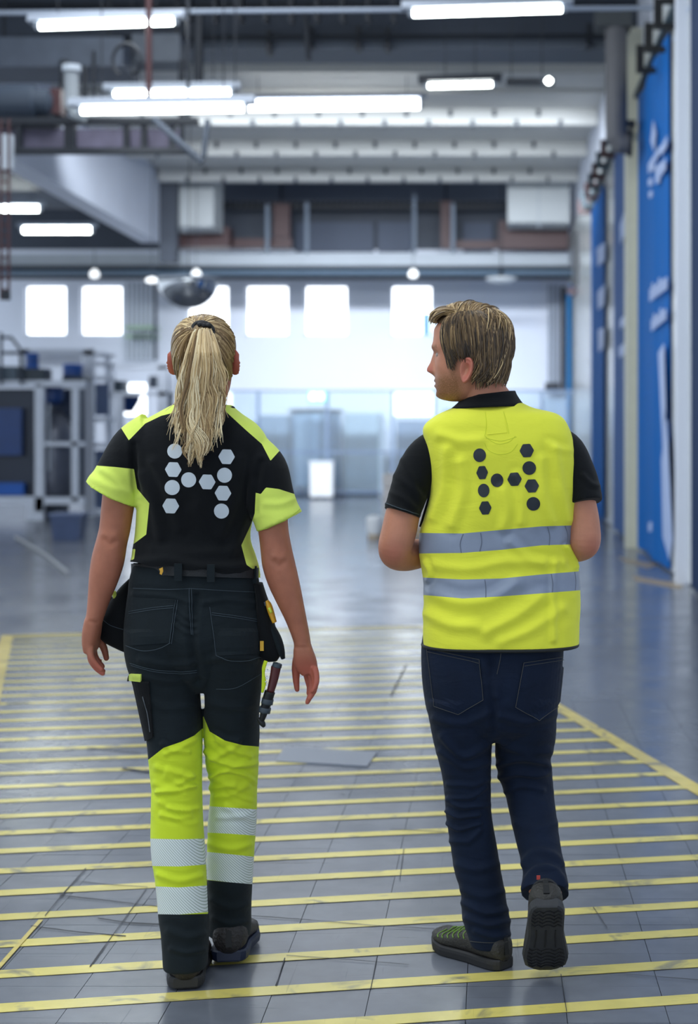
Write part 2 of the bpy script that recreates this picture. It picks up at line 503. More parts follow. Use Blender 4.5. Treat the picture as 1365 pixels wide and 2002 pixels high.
crack([(240, 1503), (300, 1512)], 0.03); crack([(505, 1432), (560, 1438)], 0.015); crack([(790, 1660), (782, 1720)], 0.006)
crack([(95, 1623), (110, 1600)], 0.004); crack([(105, 1625), (165, 1630)], 0.006); crack([(1160, 1775), (1187, 1815)], 0.003)
# steel plate set in the floor
c4 = [gx(540, 1490), gx(718, 1500), gx(738, 1472), gx(556, 1462)]
obj('access_plate', [(*c, z) for z in (0.0005, 0.006) for c in c4], [[4,5,6,7],[3,2,1,0],[0,1,5,4],[1,2,6,5],[2,3,7,6],[3,0,4,7]], mat('plate_steel', srgb(120, 126, 138), 0.35, 0.3), floor)
for (a, b, c, d) in [((1208, 1090), (1288, 1104), (1268, 1112), (1222, 1098)), ((1236, 1126), (1338, 1143), (1330, 1152), (1244, 1136))]:
    c4 = [gx(*a), gx(*b), gx(*c), gx(*d)]
    obj('patch_plate', [(*q, z) for z in (0.0005, 0.004) for q in c4], [[4,7,6,5],[3,2,1,0],[0,1,5,4],[1,2,6,5],[2,3,7,6],[3,0,4,7]], mat('tan_patch', srgb(150, 132, 104), 0.4, var=0.15), floor)

# ---- shell
M_white = mat('white_wall', srgb(224, 229, 242), 0.55, var=0.03, vscale=0.6)
M_panel = mat('wall_panel_metal', srgb(234, 237, 236), 0.17, 0.0, var=0.03, vscale=1.5, spec=0.6)
M_cream = mat('cream_pilaster', srgb(206, 205, 186), 0.55, var=0.03)
M_slate = mat('dark_slate_paint', srgb(58, 66, 80), 0.6, var=0.12, vscale=1.2)
M_darks = mat('dark_steel', srgb(28, 33, 42), 0.5, 0.2)
M_grey = mat('roof_grey', srgb(206, 206, 202), 0.7, var=0.05, vscale=1.0)
M_lgrey = mat('light_grey_paint', srgb(176, 184, 194), 0.6, var=0.05, vscale=1.5)
M_maroon = mat('maroon_paint', srgb(66, 34, 38), 0.5)
M_teal = mat('teal_grey_paint', srgb(52, 72, 82), 0.5)
M_black = mat('black_rubber', srgb(14, 15, 17), 0.6)
M_pane = mat('bright_window_pane', (1, 1, 1, 1), 0.4, emit=((0.93, 0.97, 1.0, 1), 2.6))
M_frame = mat('window_frame_white', srgb(226, 232, 240), 0.5)

BY = 38.0
# back wall with window openings
wins = [(48, 130), (157, 240), (366, 448), (480, 565), (595, 681), (764, 847)]
wy0, wy1 = 557, 657
wb = MB(); zt, zb = P(0, wy0, BY)[2], P(0, wy1, BY)[2]
ztop = 6.0
edges = [-14.0] + [P(x, 0, BY)[0] for w in wins for x in w] + [2.4]
wb.box((-14, BY, 0), (2.4, BY+0.3, zb)); wb.box((-14, BY, zt), (2.4, BY+0.3, ztop))
for i in range(0, len(edges), 2): wb.box((edges[i], BY, zb), (edges[i+1], BY+0.3, zt))
wall_back = wb.build('wall_back', M_white, kind='structure')
for k, (a, b) in enumerate(wins):
    A, B = P(a, wy1, BY), P(b, wy0, BY); t = 0.05
    w = thing('window_%d' % (k+1), ((A[0]+B[0])/2, BY+0.12, A[2]), None, None, kind='structure')
    fm = MB()
    fm.box((A[0], BY+0.1, A[2]), (A[0]+t, BY+0.16, B[2])); fm.box((B[0]-t, BY+0.1, A[2]), (B[0], BY+0.16, B[2]))
    fm.box((A[0], BY+0.1, A[2]), (B[0], BY+0.16, A[2]+t)); fm.box((A[0], BY+0.1, B[2]-t), (B[0], BY+0.16, B[2]))
    fm.build('window_frame', M_frame, w)
    MB().box((A[0]+t, BY+0.13, A[2]+t), (B[0]-t, BY+0.15, B[2]-t)).build('pane', M_pane, w)
# blue blind scrap on the rightmost window
pbox('blind', 826, 612, 842, 655, BY-0.02, 0.03, mat('pale_blue_blind', srgb(140, 190, 225), 0.7), label='small pale blue blind over the lower corner of the right window', cat='blind')
# lower daylight openings behind the fence
low = [(769, 768, 846, 812), (398, 768, 452, 816), (244, 750, 286, 812)]
for k, (a, y0_, b, y1_) in enumerate(low):
    A, B = P(a, y1_, BY-0.06), P(b, y0_, BY-0.06)
    w = thing('window_%d' % (7+k), ((A[0]+B[0])/2, BY-0.06, A[2]), None, None, kind='structure')
    fm = MB(); t = 0.04
    for lo, hi in [((A[0]-t, BY-.08, A[2]-t), (A[0], BY, B[2]+t)), ((B[0], BY-.08, A[2]-t), (B[0]+t, BY, B[2]+t)), ((A[0], BY-.08, A[2]-t), (B[0], BY, A[2])), ((A[0], BY-.08, B[2]), (B[0], BY, B[2]+t))]: fm.box(lo, hi)
    fm.build('window_frame', M_frame, w)
    MB().box((A[0], BY-0.05, A[2]), (B[0], BY-0.03, B[2])).build('pane', M_pane, w)
# dark upper back wall + roof parts
MB().box((-14, BY, ztop), (2.4, BY+0.3, 9.0)).build('wall_back_upper', M_slate, kind='structure')
CZ = 7.2
ceil = MB().box((-7.26, 20.6, CZ), (WX+0.3, 34.2, CZ+0.3)).build('ceiling', M_grey, kind='structure')
MB().box((-13.5, 34.2, 8.6), (WX+0.3, BY+0.3, 8.8)).build('ceiling_far', M_slate, kind='structure')
MB().box((-13, 16, 6.45), (-7.6, 34.2, 6.7)).build('ceiling_left', M_slate, kind='structure')
MB().box((-13, 34.0, 6.71), (-7.6, 34.2, 8.6)).build('trim_1', M_slate, kind='structure')
MB().box((-7.26, 34.0, CZ), (WX, 34.2, 8.6)).build('trim_2', M_slate, kind='structure')
# roof over the foreground bays, with gaps left above the walkway for the added fill lights
cn = MB(); cn.box((-9.5, -9, 7.35), (-5.2, 20.6, 7.6)); cn.box((-0.9, -9, 7.35), (WX+0.3, 20.6, 7.6)); cn.box((-5.2, 7, 7.35), (-0.9, 10.8, 7.6)); cn.box((-5.2, 17.2, 7.35), (-0.9, 20.6, 7.6)); cn.box((-5.2, -9, 7.35), (-0.9, -1, 7.6))
cn.build('ceiling_near', M_grey, kind='structure')
# left side: open gate bays between posts
wl = MB(); wl.box((-14.3, -9, 0), (-14.0, BY, 0.5)); wl.box((-14.3, -9, 6.2), (-14.0, BY, 7.35))
for k in range(13): wl.box((-14.3, -9+k*3.9, 0.5), (-14.0, -8.75+k*3.9, 6.2))
wl.build('wall_left', M_white, kind='structure')
# right wall with panels
wr = MB().box((WX, -9, 0), (WX+0.3, BY, CZ+0.1)).build('wall_right', M_white, kind='structure')
yy = 6.0; k = 0
while yy < 37:
    MB().box((WX-0.03, yy, 0.02), (WX-0.0005, yy+1.17, 6.2)).build('panel', M_panel, wr); yy += 1.2
# ceiling ribs with hangers
for Yr in (27.2, 30.2, 33.2):
    rb = MB().box((-7.2, Yr, CZ-0.28), (WX-0.02, Yr+0.30, CZ-0.001)).build('ceiling_rib', mat('rib_grey', srgb(206, 207, 205), 0.7), ceil)
    for i in range(11):
        x = -6.6 + i*0.78
        MB().box((x, Yr-0.03, CZ-0.33), (x+0.07, Yr, CZ-0.20)).build('hanger', M_slate, rb)
        if i < 10: MB().box((x+0.39, Yr-0.035, CZ-0.14), (x+0.455, Yr-0.001, CZ-0.02)).build('hanger', M_slate, rb)
    MB().box((-7.2, Yr-1.6, CZ-0.08), (WX-0.02, Yr-1.45, CZ-0.001)).build('ceiling_batten', M_grey, ceil)
for Yr in (22.4, 23.9): MB().box((-7.2, Yr, CZ-0.14), (WX-0.02, Yr+0.2, CZ-0.001)).build('ceiling_batten', M_grey, ceil)

# ---- transverse dark beam across the top of the view
tb_ = thing('roof_beam', (-3, 20.0, 6.42), 'dark slate roof beam crossing the very top of the hall', 'beam')
MB().box((-9, 20.0, 6.55), (WX, 20.5, 7.34)).build('web', M_slate, tb_)
MB().box((-9, 19.85, 6.42), (WX, 20.65, 6.55)).build('flange', mat('beam_flange_grey', srgb(92, 100, 112), 0.6), tb_)
MB().box((-9, 19.92, 6.98), (WX, 20.0, 7.04)).build('flange', M_darks, tb_)
pp = MB().tube([(-6.5, 19.66, 6.50), (WX-0.25, 19.66, 6.53)], 0.035).build('conduit', M_darks, label='thin dark conduit running along the top roof beam', cat='pipe')
MB().tube([(-8.5, 17.8, 6.3), (WX-0.031, 17.8, 6.38)], 0.028).build('conduit', mat('pale_conduit', srgb(150, 160, 176), 0.45), label='pale thin conduit strung above the top lamps', cat='pipe')
for x_, y_ in [(380, 70), (525, 88), (605, 78), (700, 80), (757, 82), (1152, 75)]:
    q = P(x_, y_, 19.7)
    MB().box((q[0]-0.03, 19.70, q[2]-0.10), (q[0]+0.03, 19.90, q[2]+0.2)).build('clamp', M_darks, tb_)
tray = thing('cable_tray', P(480, 30, 19.0), 'dark cable tray with rungs beside the top left lamp', 'cable tray')
for dz in (0.0, 0.14):
    MB().tube([P(345, 22-dz*40, 19.0)+[0, 0, dz], P(800, 12-dz*40, 19.0)+[0, 0, dz]], 0.025).build('rail', M_darks, tray)
for i in range(9):
    a = P(365+i*50, 22, 19.0); MB().box((a[0], 18.98, a[2]-0.12), (a[0]+0.05, 19.2, a[2]+0.2)).build('rung', M_darks, tray)
MB().tube([P(597, 18, 19.0), P(604, 118, 19.0)], [0.04, 0.03]).build('hanger_rod', M_darks, label='short dark rod hanging below the cable tray', cat='rod')

# ---- longitudinal white beam on the left
lb = MB()
zbm = 5.62
A = [(-7.26, 22.6, zbm), (-7.26, 33.6, zbm), (-7.26, 33.6, CZ), (-7.26, 22.6, CZ)]
lb.add(A + [(-7.66, y, z) for _, y, z in A], [[0,3,2,1],[4,5,6,7],[0,1,5,4],[1,2,6,5],[2,3,7,6],[3,0,4,7]])
bm_ = lb.build('concrete_beam', mat('white_concrete', srgb(206, 212, 226), 0.75, var=0.05, vscale=0.8), label='long white concrete roof beam running down the left side', cat='beam')
MB().box((-7.27, 33.61, 5.2), (-6.9, 33.95, CZ-0.001)).build('column', M_slate, label='dark post where the white concrete beam ends', cat='column')

# ---- white duct boxes and maroon ducts in the dark bay
def ductbox(x0_, y0_, x1_, y1_, Y, label):
    t = thing('duct_box', P((x0_+x1_)/2, y1_, Y), label, 'duct', 'white duct boxes under the far roof')
    pbox('casing', x0_, y0_, x1_, y1_, Y, 1.2, mat('duct_white', srgb(198, 203, 206), 0.6), t)
    cx_ = (x0_+x1_)/2
    pbox('seam', cx_-1, y0_, cx_+1, y1_, Y-0.012, 0.011, M_lgrey, t)
    pbox('outlet', cx_-3, y1_, cx_+3, y1_+9, Y+0.3, 0.1, M_lgrey, t)
    a_ = P(cx_, y0_, Y); MB().tube([np.array([a_[0]*1.02, Y+0.6, a_[2]]), np.array([a_[0]*1.02, Y+0.6, 8.599])], 0.02, 8).build('hanger', M_darks, t)
ductbox(308, 346, 418, 443, 34.4, 'white box duct on the left beside the white concrete beam')
ductbox(993, 340, 1114, 435, 34.4, 'white box duct on the right next to the right wall')
def mar(name, x0_, y0_, x1_, y1_, Y, dy, label): return pbox(name, x0_, y0_, x1_, y1_, Y, dy, M_maroon, label=label, cat='duct')
mar('duct', 333, 443.5, 448, 482, 35.65, 0.6, 'maroon duct below the left white box')
mar('duct', 975, 431, 1112, 486, 35.65, 0.6, 'wide maroon duct below the right white box')
for nm, rects in [('maroon pipework right of the left white duct box', [('pipe', 450, 466, 570, 484, 36.3, 0.15), ('upright', 534, 398, 566, 464, 36.3, 0.3)]), ('maroon pipework left of the right white duct box', [('pipe', 870, 470, 974, 486, 36.3, 0.15), ('upright', 862, 392, 882, 484, 36.6, 0.3)])]:
    t = thing('pipework', P(rects[0][1], rects[0][4], 36.3), nm, 'pipes')
    for r_ in rects: pbox(*r_, M_maroon, t)
    a_ = P((rects[1][1]+rects[1][3])/2, rects[1][2], 36.5); MB().tube([a_, np.array([a_[0], a_[1], 8.6])], 0.03, 8).build('hanger', M_darks, t)
pbox('girder', 420, 352, 992, 392, 37.0, 0.3, mat('girder_slate', srgb(88, 97, 114), 0.6), label='slate grey girder between the two white duct boxes', cat='beam')
corr = thing('corrugated_strip', P(700, 408, 37.0), 'dark corrugated roof edge below the slate girder', 'roof edge')
for i in range(52):
    x_ = 425 + i*11
    pbox('corrugation', x_, 392.2, x_+7, 409, 37.0, 0.1, M_darks, corr)
for (a, b, l) in [(573, 735, 'pale slate panel between the two maroon pipes'), (735, 808, 'narrow slate panel right of the middle pole'), (902, 968, 'slate panel above the right maroon pipe')]:
    pbox('wall_sheet', a+4, 434, b-4, 492, 37.85, 0.1, mat('sheet_slate', srgb(74, 84, 104), 0.6), label=l, cat='panel')
for x_, y0_, y1_, l in [(810, 380, 496.5, 'thin grey pole right of centre in the dark bay'), (600, 396, 496.5, 'thin grey pole left of centre in the dark bay'), (523, 400, 496.5, 'pale pole beside the left maroon upright'), (886, 398, 496.5, 'pale pole beside the right maroon upright')]:
    MB().tube([P(x_, y0_, 35.8), P(x_, y1_, 35.8)], 0.05).build('pole', mat('pole_grey', srgb(122, 134, 150), 0.5), label=l, cat='pole')
# far cross beam with pipes
xb = thing('cross_beam', P(560, 520, 35.6), 'pale grey cross beam above the far windows', 'beam')
MB().box((-14, 35.7, P(0, 519, 35.7)[2]), (WX-0.1, 36.0, P(0, 496, 35.7)[2])).build('web', M_lgrey, xb)
MB().box((-14, 35.5, P(0, 526, 35.5)[2]), (WX-0.1, 36.1, P(0, 519, 35.5)[2])).build('flange', M_slate, xb)
for yv, r, m_, l in [(533, 0.06, mat('pipe_bluegrey', srgb(96, 116, 136), 0.4), 'blue grey service pipe under the pale cross beam'), (543, 0.045, M_darks, 'dark lower pipe above the far windows'), (525, 0.03, M_darks, 'thin black pipe touching the cross beam')]:
    a = P(-150, yv, 35.3); b = P(1128, yv, 35.3)
    MB().tube([a, b], r).build('service_pipe', m_, label=l, cat='pipe')
for x_, l in [(185, 'leftmost small globe lamp under the cross beam'), (384, 'small globe lamp left of the mirror top'), (808, 'small globe lamp above the right window')]:
    q = P(x_, 537, 33.8); t = thing('globe_lamp', q - [0, 0, 0.08], l, 'lamp', 'small globe lamps')
    MB().lathe(q - [0, 0, 0.08], [(0.02, 0), (0.09, 0.03), (0.11, 0.09), (0.07, 0.16), (0.03, 0.2)], 16).build('globe', mat('globe_glow', (1, 1, 1, 1), 0.4, emit=((0.95, 0.98, 1, 1), 1.1)), t)
    MB().tube([q + [0, 0, 0.12], np.array([q[0], q[1], (6.45 if q[0] < -7.6 else CZ) - 0.002])], 0.008, 6).build('stem', M_slate, t)
q = P(297, 549, 31.8); t = thing('globe_lamp', q - [0, 0, 0.05], 'small bowl lamp just left of the dome mirror', 'lamp', 'small globe lamps')
MB().lathe(q - [0, 0, 0.05], [(0.02, 0), (0.13, 0.03), (0.12, 0.08), (0.05, 0.12)], 16).build('globe', MATS['globe_glow'], t)
MB().tube([q + [0, 0, 0.07], np.array([q[0], q[1], CZ-0.002])], 0.008, 6).build('stem', M_slate, t)
q = P(980, 548, 34.5)
dl = thing('dome_lamp', q - [0, 0, 0.08], 'wide shallow white dome lamp over the man', 'lamp')
MB().lathe(q - [0, 0, 0.08], [(0.03, 0), (0.25, 0.04), (0.36, 0.10), (0.34, 0.13)], 24).build('bowl', mat('dome_white', srgb(225, 230, 235), 0.5), dl)
MB().lathe(q + [0, 0, 0.05], [(0.08, 0), (0.06, 0.1), (0.02, 0.18)], 16).build('cap', M_darks, dl); MB().tube([q + [0, 0, 0.2], np.array([q[0], q[1], 8.6])], 0.012).build('rod', M_darks, dl)
# convex dome mirror
q = P(368, 548, 21.0); R_ = 0.41
dm = thing('dome_mirror', q - [0, 0, 0.39], 'hanging half-dome security mirror above the woman', 'mirror')
MB().lathe(q, [(R_*math.sin(a), -0.39*math.cos(a)) for a in np.linspace(0.03, math.pi/2, 14)], 40).build('dome', mat('mirror_chrome', (0.50, 0.52, 0.55, 1), 0.06, 1.0), dm, smooth=True)
MB().lathe(q, [(R_+0.012, 0), (R_+0.012, 0.03), (R_-0.1, 0.04)], 40).build('rim', mat('mirror_rim', srgb(170, 178, 190), 0.4), dm)
MB().tube([q + [0, 0, 0.03], np.array([q[0]+0.05, q[1], CZ])], 0.006).build('wire', M_darks, dm)
MB().lathe(q + [0, 0, -0.02], [(0.02, -0.30), (0.16, -0.20), (0.2, -0.05)], 20).build('core', mat('mirror_core', srgb(90, 80, 60), 0.3), dm)

# ---- fluorescent lamps
M_tube = mat('lamp_tube_glow', (1, 1, 1, 1), 0.4, emit=((0.93, 1.0, 0.97, 1), 16.0))
M_house = mat('lamp_housing', srgb(150, 158, 172), 0.5)
def lamp(x0_, y0_, x1_, y1_, Y, label, r=0.034, dark=False, dY=0.0, glow=None):
    a = P(x0_, y0_, Y); b = P(x1_, y1_, Y + dY); a[2] += 0; d = (b-a)/np.linalg.norm(b-a)
    t = thing('fluorescent_lamp', (a+b)/2 - [0, 0, r], label, 'lamp', 'fluorescent lamps')
    hb = MB(); up = np.array([0, 0, 1.0]); s_ = np.array([0, 0.09, 0])
    V = []
    for p in (a - d*0.12, b + d*0.12):
        for (sy, sz) in ((-1, r+0.01), (1, r+0.01), (0.7, r+0.09), (-0.7, r+0.09)): V.append(p + s_*sy + up*sz)
    hb.add(V, [[0,1,2,3],[7,6,5,4],[0,4,5,1],[1,5,6,2],[2,6,7,3],[3,7,4,0]])
    hb.build('housing', M_darks if dark else M_house, t)
    MB().tube([a, b], r, 12).build('tube', glow or M_tube, t, smooth=False)
    top_ = 6.45 if a[0] < -7.7 else (7.35 if Y < 20.6 else CZ)
    for p, s in ((a, -1), (b, 1)):
        MB().tube([p + d*s*0.001, p + d*s*0.05], r*1.05, 12).build('end_cap', M_lgrey, t)
        MB().tube([p - d*s*0.2 + up*(r+0.09), np.array([*(p - d*s*0.2)[:2], top_])], 0.006, 6).build('hanger_wire', M_darks, t)
    return t
lamp(78, 52, 340, 43, 17.0, 'long tube lamp at the top left corner')
lamp(808, 27, 1098, 18, 16.0, 'long tube lamp at the top right, above the walkway')
lamp(224, 184, 450, 181, 18.2, 'upper of two tube lamps stacked at the upper left', 0.030)
lamp(160, 217, 476, 212, 15.5, 'lower and longer of two tube lamps stacked at the upper left', 0.034)
lamp(480, 207, 820, 203, 24.6, 'long ceiling tube lamp in the middle under the roof panels', 0.085, glow=mat('soft_tube_glow', (1, 1, 1, 1), 0.4, emit=((0.93, 0.97, 1.0, 1), 8.0)))
lamp(838, 168, 962, 165, 18.4, 'short lit tube lamp in the dark housing near the drainpipe', 0.03, True)
ul = thing('lamp_housing', P(1024, 164, 18.4), 'unlit dark lamp housing with one glowing end by the drainpipe', 'lamp')
pbox('housing', 990, 152, 1084, 164, 18.4, 0.12, M_darks, ul)
for x_ in (1000, 1060): MB().tube([P(x_, 153, 18.45), np.array([P(x_, 0, 18.45)[0], 18.45, 7.35])], 0.006, 6).build('hanger_wire', M_darks, ul)
q = P(1073, 158, 18.34); MB().lathe(q-[0, 0, 0.04], [(0.01, 0), (0.042, 0.03), (0.042, 0.05), (0.01, 0.08)], 12).build('tube_end', M_tube, ul)
lamp(-40, 408, 76, 408, 32.0, 'tube lamp at the left edge below the platform', 0.06)
lamp(46, 450, 178, 450, 31.0, 'tube lamp under the left dark ceiling, lower one', 0.06)

# ---- service platform at upper left
pf = thing('service_platform', P(190, 300, 16.5), 'dark steel service platform hanging at the upper left', 'platform')
pbox('deck_beam', -60, 229, 385, 240, 16.3, 0.15, M_darks, pf)
pbox('deck_beam', -60, 288, 366, 298, 16.3, 0.15, M_darks, pf)
pbox('deck_plate', -60, 252, 350, 288, 17.2, 0.05, mat('deck_mauve', srgb(92, 88, 108), 0.6, var=0.2), pf)
for x_ in (30, 125, 135, 240, 275, 330):
    pbox('deck_joist', x_, 240, x_+11, 290, 16.9, 0.1, M_darks, pf)
pbox('post', -2, 262, 22, 330, 16.2, 0.1, M_lgrey, pf)
for x_ in (-40, 368): MB().tube([P(x_, 235, 16.4), np.array([P(x_, 0, 16.4)[0], 16.4, 7.349])], 0.02, 8).build('hanger', M_darks, pf)
for pts, r in [([(300, 232), (396, 318)], 0.035), ([(406, 234), (398, 308)], 0.03)]:
    MB().tube([P(*p, 16.0) for p in pts], r).build('brace', mat('brace_grey', srgb(112, 122, 140), 0.6) if r > 0.04 else M_slate, pf)
for x0_, y0_, x1_, y1_, Y_, d_, c_, l in [(-60, 72, 240, 130, 18.6, 0.9, (74, 82, 96), 'dark slate duct casing at the top left'), (256, 66, 352, 120, 19.0, 0.5, (86, 93, 104), 'grey slate duct casing behind the cable loop')]:
    t = thing('duct_case', P((x0_+x1_)/2, y1_, Y_), l, 'duct'); pbox('casing', x0_, y0_, x1_, y1_, Y_, d_, mat('case_%d' % x1_, srgb(*c_), 0.6, var=0.1), t)
    for q_ in (0.15, 0.85):
        a_ = P(x0_+(x1_-x0_)*q_, y0_, Y_); MB().box((a_[0]-0.02, Y_+d_*0.5, a_[2]), (a_[0]+0.02, Y_+d_*0.5+0.02, 7.349)).build('strap', M_darks, t)
for x_, y0_, y1_, r, m_, l in [(291, -30, 214, 0.034, M_maroon, 'maroon hanging rod crossing the stacked lamps'), (388, 18, 165, 0.055, M_darks, 'thick dark vertical pipe beside the maroon rod'), (183, 100, 205, 0.018, M_darks, 'thin dark rod left of the cable loop'), (355, 118, 298, 0.035, M_darks, 'dark rod at the right end of the platform'), (125, 118, 228, 0.05, M_darks, 'dark rod at the left of the white pipe elbow'), (166, 130, 215, 0.03, M_darks, 'dark rod right of the white pipe elbow'), (460, 115, 205, 0.008, M_darks, 'very thin wire right of the stacked lamps')]:
    MB().tube([(np.array([P(x_, 0, 16.6)[0], 16.6, 7.35]) if x_ in (291, 460) else P(x_, y0_, 18.56)), P(x_, y1_, 16.6 if x_ in (291, 460) else 18.56)], r*(1 if x_ in (291, 460) else 1.1)).build('hanging_rod', m_, label=l, cat='rod')
el = thing('pipe_elbow', P(140, 232, 16.0), 'white pipe elbow joining the lower stacked lamp', 'pipe')
MB().tube([P(140, 132, 16.0), P(140, 205, 16.0), P(150, 222, 16.0), P(168, 226, 16.0)], 0.075, 12).build('pipe', mat('elbow_grey', srgb(140, 146, 152), 0.6), el)
MB().tube([P(140, 128, 16.0), P(140, 140, 16.0)], 0.10, 12).build('collar', M_lgrey, el)
MB().tube([P(220+27+27*math.cos(a), 118+32*math.sin(a), 16.8) for a in np.linspace(-4.2, 1.0, 20)] + [P(262, 100, 18.4)], 0.022).build('cable_loop', M_darks, label='looped dark cable hanging at the upper left', cat='cable')
ms = thing('hoist_motor', P(50, 228, 17.0), 'dark hoist motor resting on the service platform', 'motor')
a = P(-20, 200, 17.0); MB().lathe(a, [(0.10, 0), (0.19, 0.03), (0.19, 0.5), (0.14, 0.53), (0.14, 0.66), (0.05, 0.7)], 20, 'x').build('housing', mat('motor_slate', srgb(52, 62, 76), 0.5), ms)
MB().box((P(-25, 0, 17.0)[0], 17.0, 4.87), (P(105, 0, 17.0)[0], 17.3, 5.0)).build('base', M_darks, ms)
pbox('bracket', 98, 172, 118, 222, 17.0, 0.2, M_maroon, ms)
ldr = thing('hanging_ladder', P(9, 586, 15.0), 'narrow maroon ladder hanging at the far left', 'ladder')
for x_ in (2, 17): MB().tube([P(x_, 232, 15.0), P(x_, 586, 15.0)], 0.014, 6).build('rail', M_maroon, ldr)
for i in range(12):
    MB().tube([P(2, 335+i*21, 15.0), P(17, 335+i*21, 15.0)], 0.010, 6).build('rung', M_maroon, ldr)
pbox('foot_box', 3, 568, 17, 586, 14.95, 0.06, M_darks, ldr)

# ---- right wall: banners, pilaster, brackets, downpipe
def banner_mat(name, c1):
    return mat(name, c1, 0.7, var=0.10, vscale=1.0, stretch=(1, 2.5, 0.05), spec=0.15)
M_b1 = banner_mat('banner_blue', srgb(0, 98, 176)); M_b2 = banner_mat('banner_slate_blue', srgb(74, 104, 156)); M_b3 = banner_mat('banner_deep_blue', srgb(20, 96, 170)); M_b4 = banner_mat('banner_sky', srgb(40, 140, 205)); M_b5 = banner_mat('banner_navy', srgb(22, 48, 84))
M_print = mat('banner_print', srgb(170, 188, 226), 0.6)
def banner(Y0_, Y1_, z1_, m_, label, wav=0.02, seed=1, x=None):
    """hanging cloth with vertical folds, parallel to the wall"""
    x = (WX - 0.075) if x is None else x
    ny, nz = 40, 16; V = []; Fc = []
    for i in range(ny+1):
        for j in range(nz+1):
            u = i/ny; v = j/nz
            V.append((x + wav*math.sin(u*9+seed) * (0.3+0.7*(1-v)) + 0.4*wav*math.sin(u*23+seed*2), Y0_ + (Y1_-Y0_)*u, 0.03 + (z1_-0.03)*v))
    K = len(V); V += [(a+0.006, b, c) for a, b, c in V]
    for i in range(ny):
        for j in range(nz):
            a = i*(nz+1)+j; Fc.append([a, a+1, a+nz+2, a+nz+1]); Fc.append([K+a, K+a+nz+1, K+a+nz+2, K+a+1])
    t = thing('banner', (x, (Y0_+Y1_)/2, 0.03), label, 'banner', 'banners on the right wall')
    obj('cloth', V, Fc, m_, t, smooth=True)
    MB().tube([(x+0.01, Y0_-0.05, z1_), (x+0.01, Y1_+0.05, z1_)], 0.02).build('rod', M_darks, t)
    return t
def print_poly(t, pts_px, x=WX-0.11):
    V = [];
    for px_, py_ in pts_px:
        Y = x*F/(px_-CX); V.append((x, Y, HC + (CY-py_)*Y/F))
    K = len(V); V += [(a+0.012, b, c) for a, b, c in V]
    Fc = [list(range(K)), list(range(2*K-1, K-1, -1))] + [[i, K+i, K+(i+1) % K, (i+1) % K] for i in range(K)]
    obj('print', V, Fc, M_print, t)
B1 = banner(15.9, 19.1, 5.62, M_b1, 'bright blue banner with white star mark, nearest of the readable ones', 0.022, 1)
print_poly(B1, [(1272, 276), (1277, 236), (1282, 262), (1279, 296)])
for (a, b, c, d) in [((1267, 322), (1277, 305), (1279, 330), (1268, 340)), ((1279, 303), (1290, 285), (1291, 296), (1281, 318)), ((1291, 290), (1303, 266), (1302, 288), (1293, 305)), ((1281, 330), (1289, 318), (1289, 356), (1282, 360)), ((1290, 322), (1300, 310), (1300, 332), (1291, 346)), ((1267, 352), (1274, 346), (1275, 362), (1268, 364)), ((1268, 376), (1274, 372), (1275, 384), (1269, 388))]:
    print_poly(B1, [a, b, c, d])
for (xa, xb_, yt, yb, st, n_) in [(1270, 1304, 566, 590, -26, 8), (1273, 1302, 626, 648, -24, 7)]:
    for i in range(n_):
        u0, u1 = i/n_, (i+0.72)/n_; xs, xe = xa+(xb_-xa)*u0, xa+(xb_-xa)*u1
        ex = 8 if i in (1, 4) else 0
        print_poly(B1, [(xs, yt+st*u0-ex), (xe, yt+st*u1-ex), (xe, yb+st*u1), (xs, yb+st*u0)])
print_poly(B1, [(1287, 690), (1297, 672), (1300, 800), (1296, 880)]); print_poly(B1, [(1293, 900), (1302, 820), (1313, 1060), (1309, 1096), (1296, 1050)])
print_poly(B1, [(1268, 1022), (1274, 1020), (1274, 1038), (1268, 1040)])
B2 = banner(20.6, 22.9, 5.55, M_b2, 'slate blue banner just behind the cream pilaster', 0.018, 2)
for (a, b, c, d) in [((1212, 440), (1224, 405), (1225, 450), (1213, 478)), ((1212, 626), (1225, 612), (1225, 632), (1212, 644)), ((1209, 680), (1228, 664), (1228, 686), (1210, 700))]: print_poly(B2, [a, b, c, d])
B3 = banner(24.9, 28.1, 5.5, M_b3, 'deep blue banner third along the right wall', 0.02, 4)
for (a, b, c, d) in [((1166, 486), (1182, 474), (1182, 510), (1168, 522)), ((1168, 572), (1182, 556), (1181, 596), (1169, 606)), ((1169, 645), (1181, 640), (1180, 680), (1170, 688))]: print_poly(B3, [a, b, c, d])
banner(35.0, 37.4, 4.9, M_b4, 'sky blue banner farthest away at the back corner', 0.015, 3)
banner(9.0, 14.2, 6.3, M_b5, 'dark navy banner cut off by the right edge', 0.012, 5)
MB().box((WX-0.20, 19.3, 0.001), (WX-0.0005, 19.65, 6.55)).build('trim_3', M_cream, kind='structure')
MB().box((WX-0.14, 14.6, 0.001), (WX-0.031, 14.75, 6.6)).build('wall_post', M_white, label='narrow white post at the right edge before the navy banner', cat='column')
def cbracket(Y, z, h_, m_, label, d=0.33):
    t = thing('pipe_bracket', (WX-d/2, Y, z), label, 'bracket', 'square pipe brackets along the right wall')
    b = 0.055
    MB().box((WX-d, Y, z), (WX-0.115, Y+b, z+b)).build('arm', m_, t); MB().box((WX-d, Y, z+h_-b), (WX-0.115, Y+b, z+h_)).build('arm', m_, t)
    MB().box((WX-d, Y, z+b), (WX-d+b*1.5, Y+b, z+h_-b)).build('upright', m_, t)
brl = MB().box((WX-0.115, 14.5, 5.66), (WX-0.031, 29.5, 5.72)).build('bracket_rail', M_teal, label='long thin rail along the right wall carrying the square brackets', cat='rail')
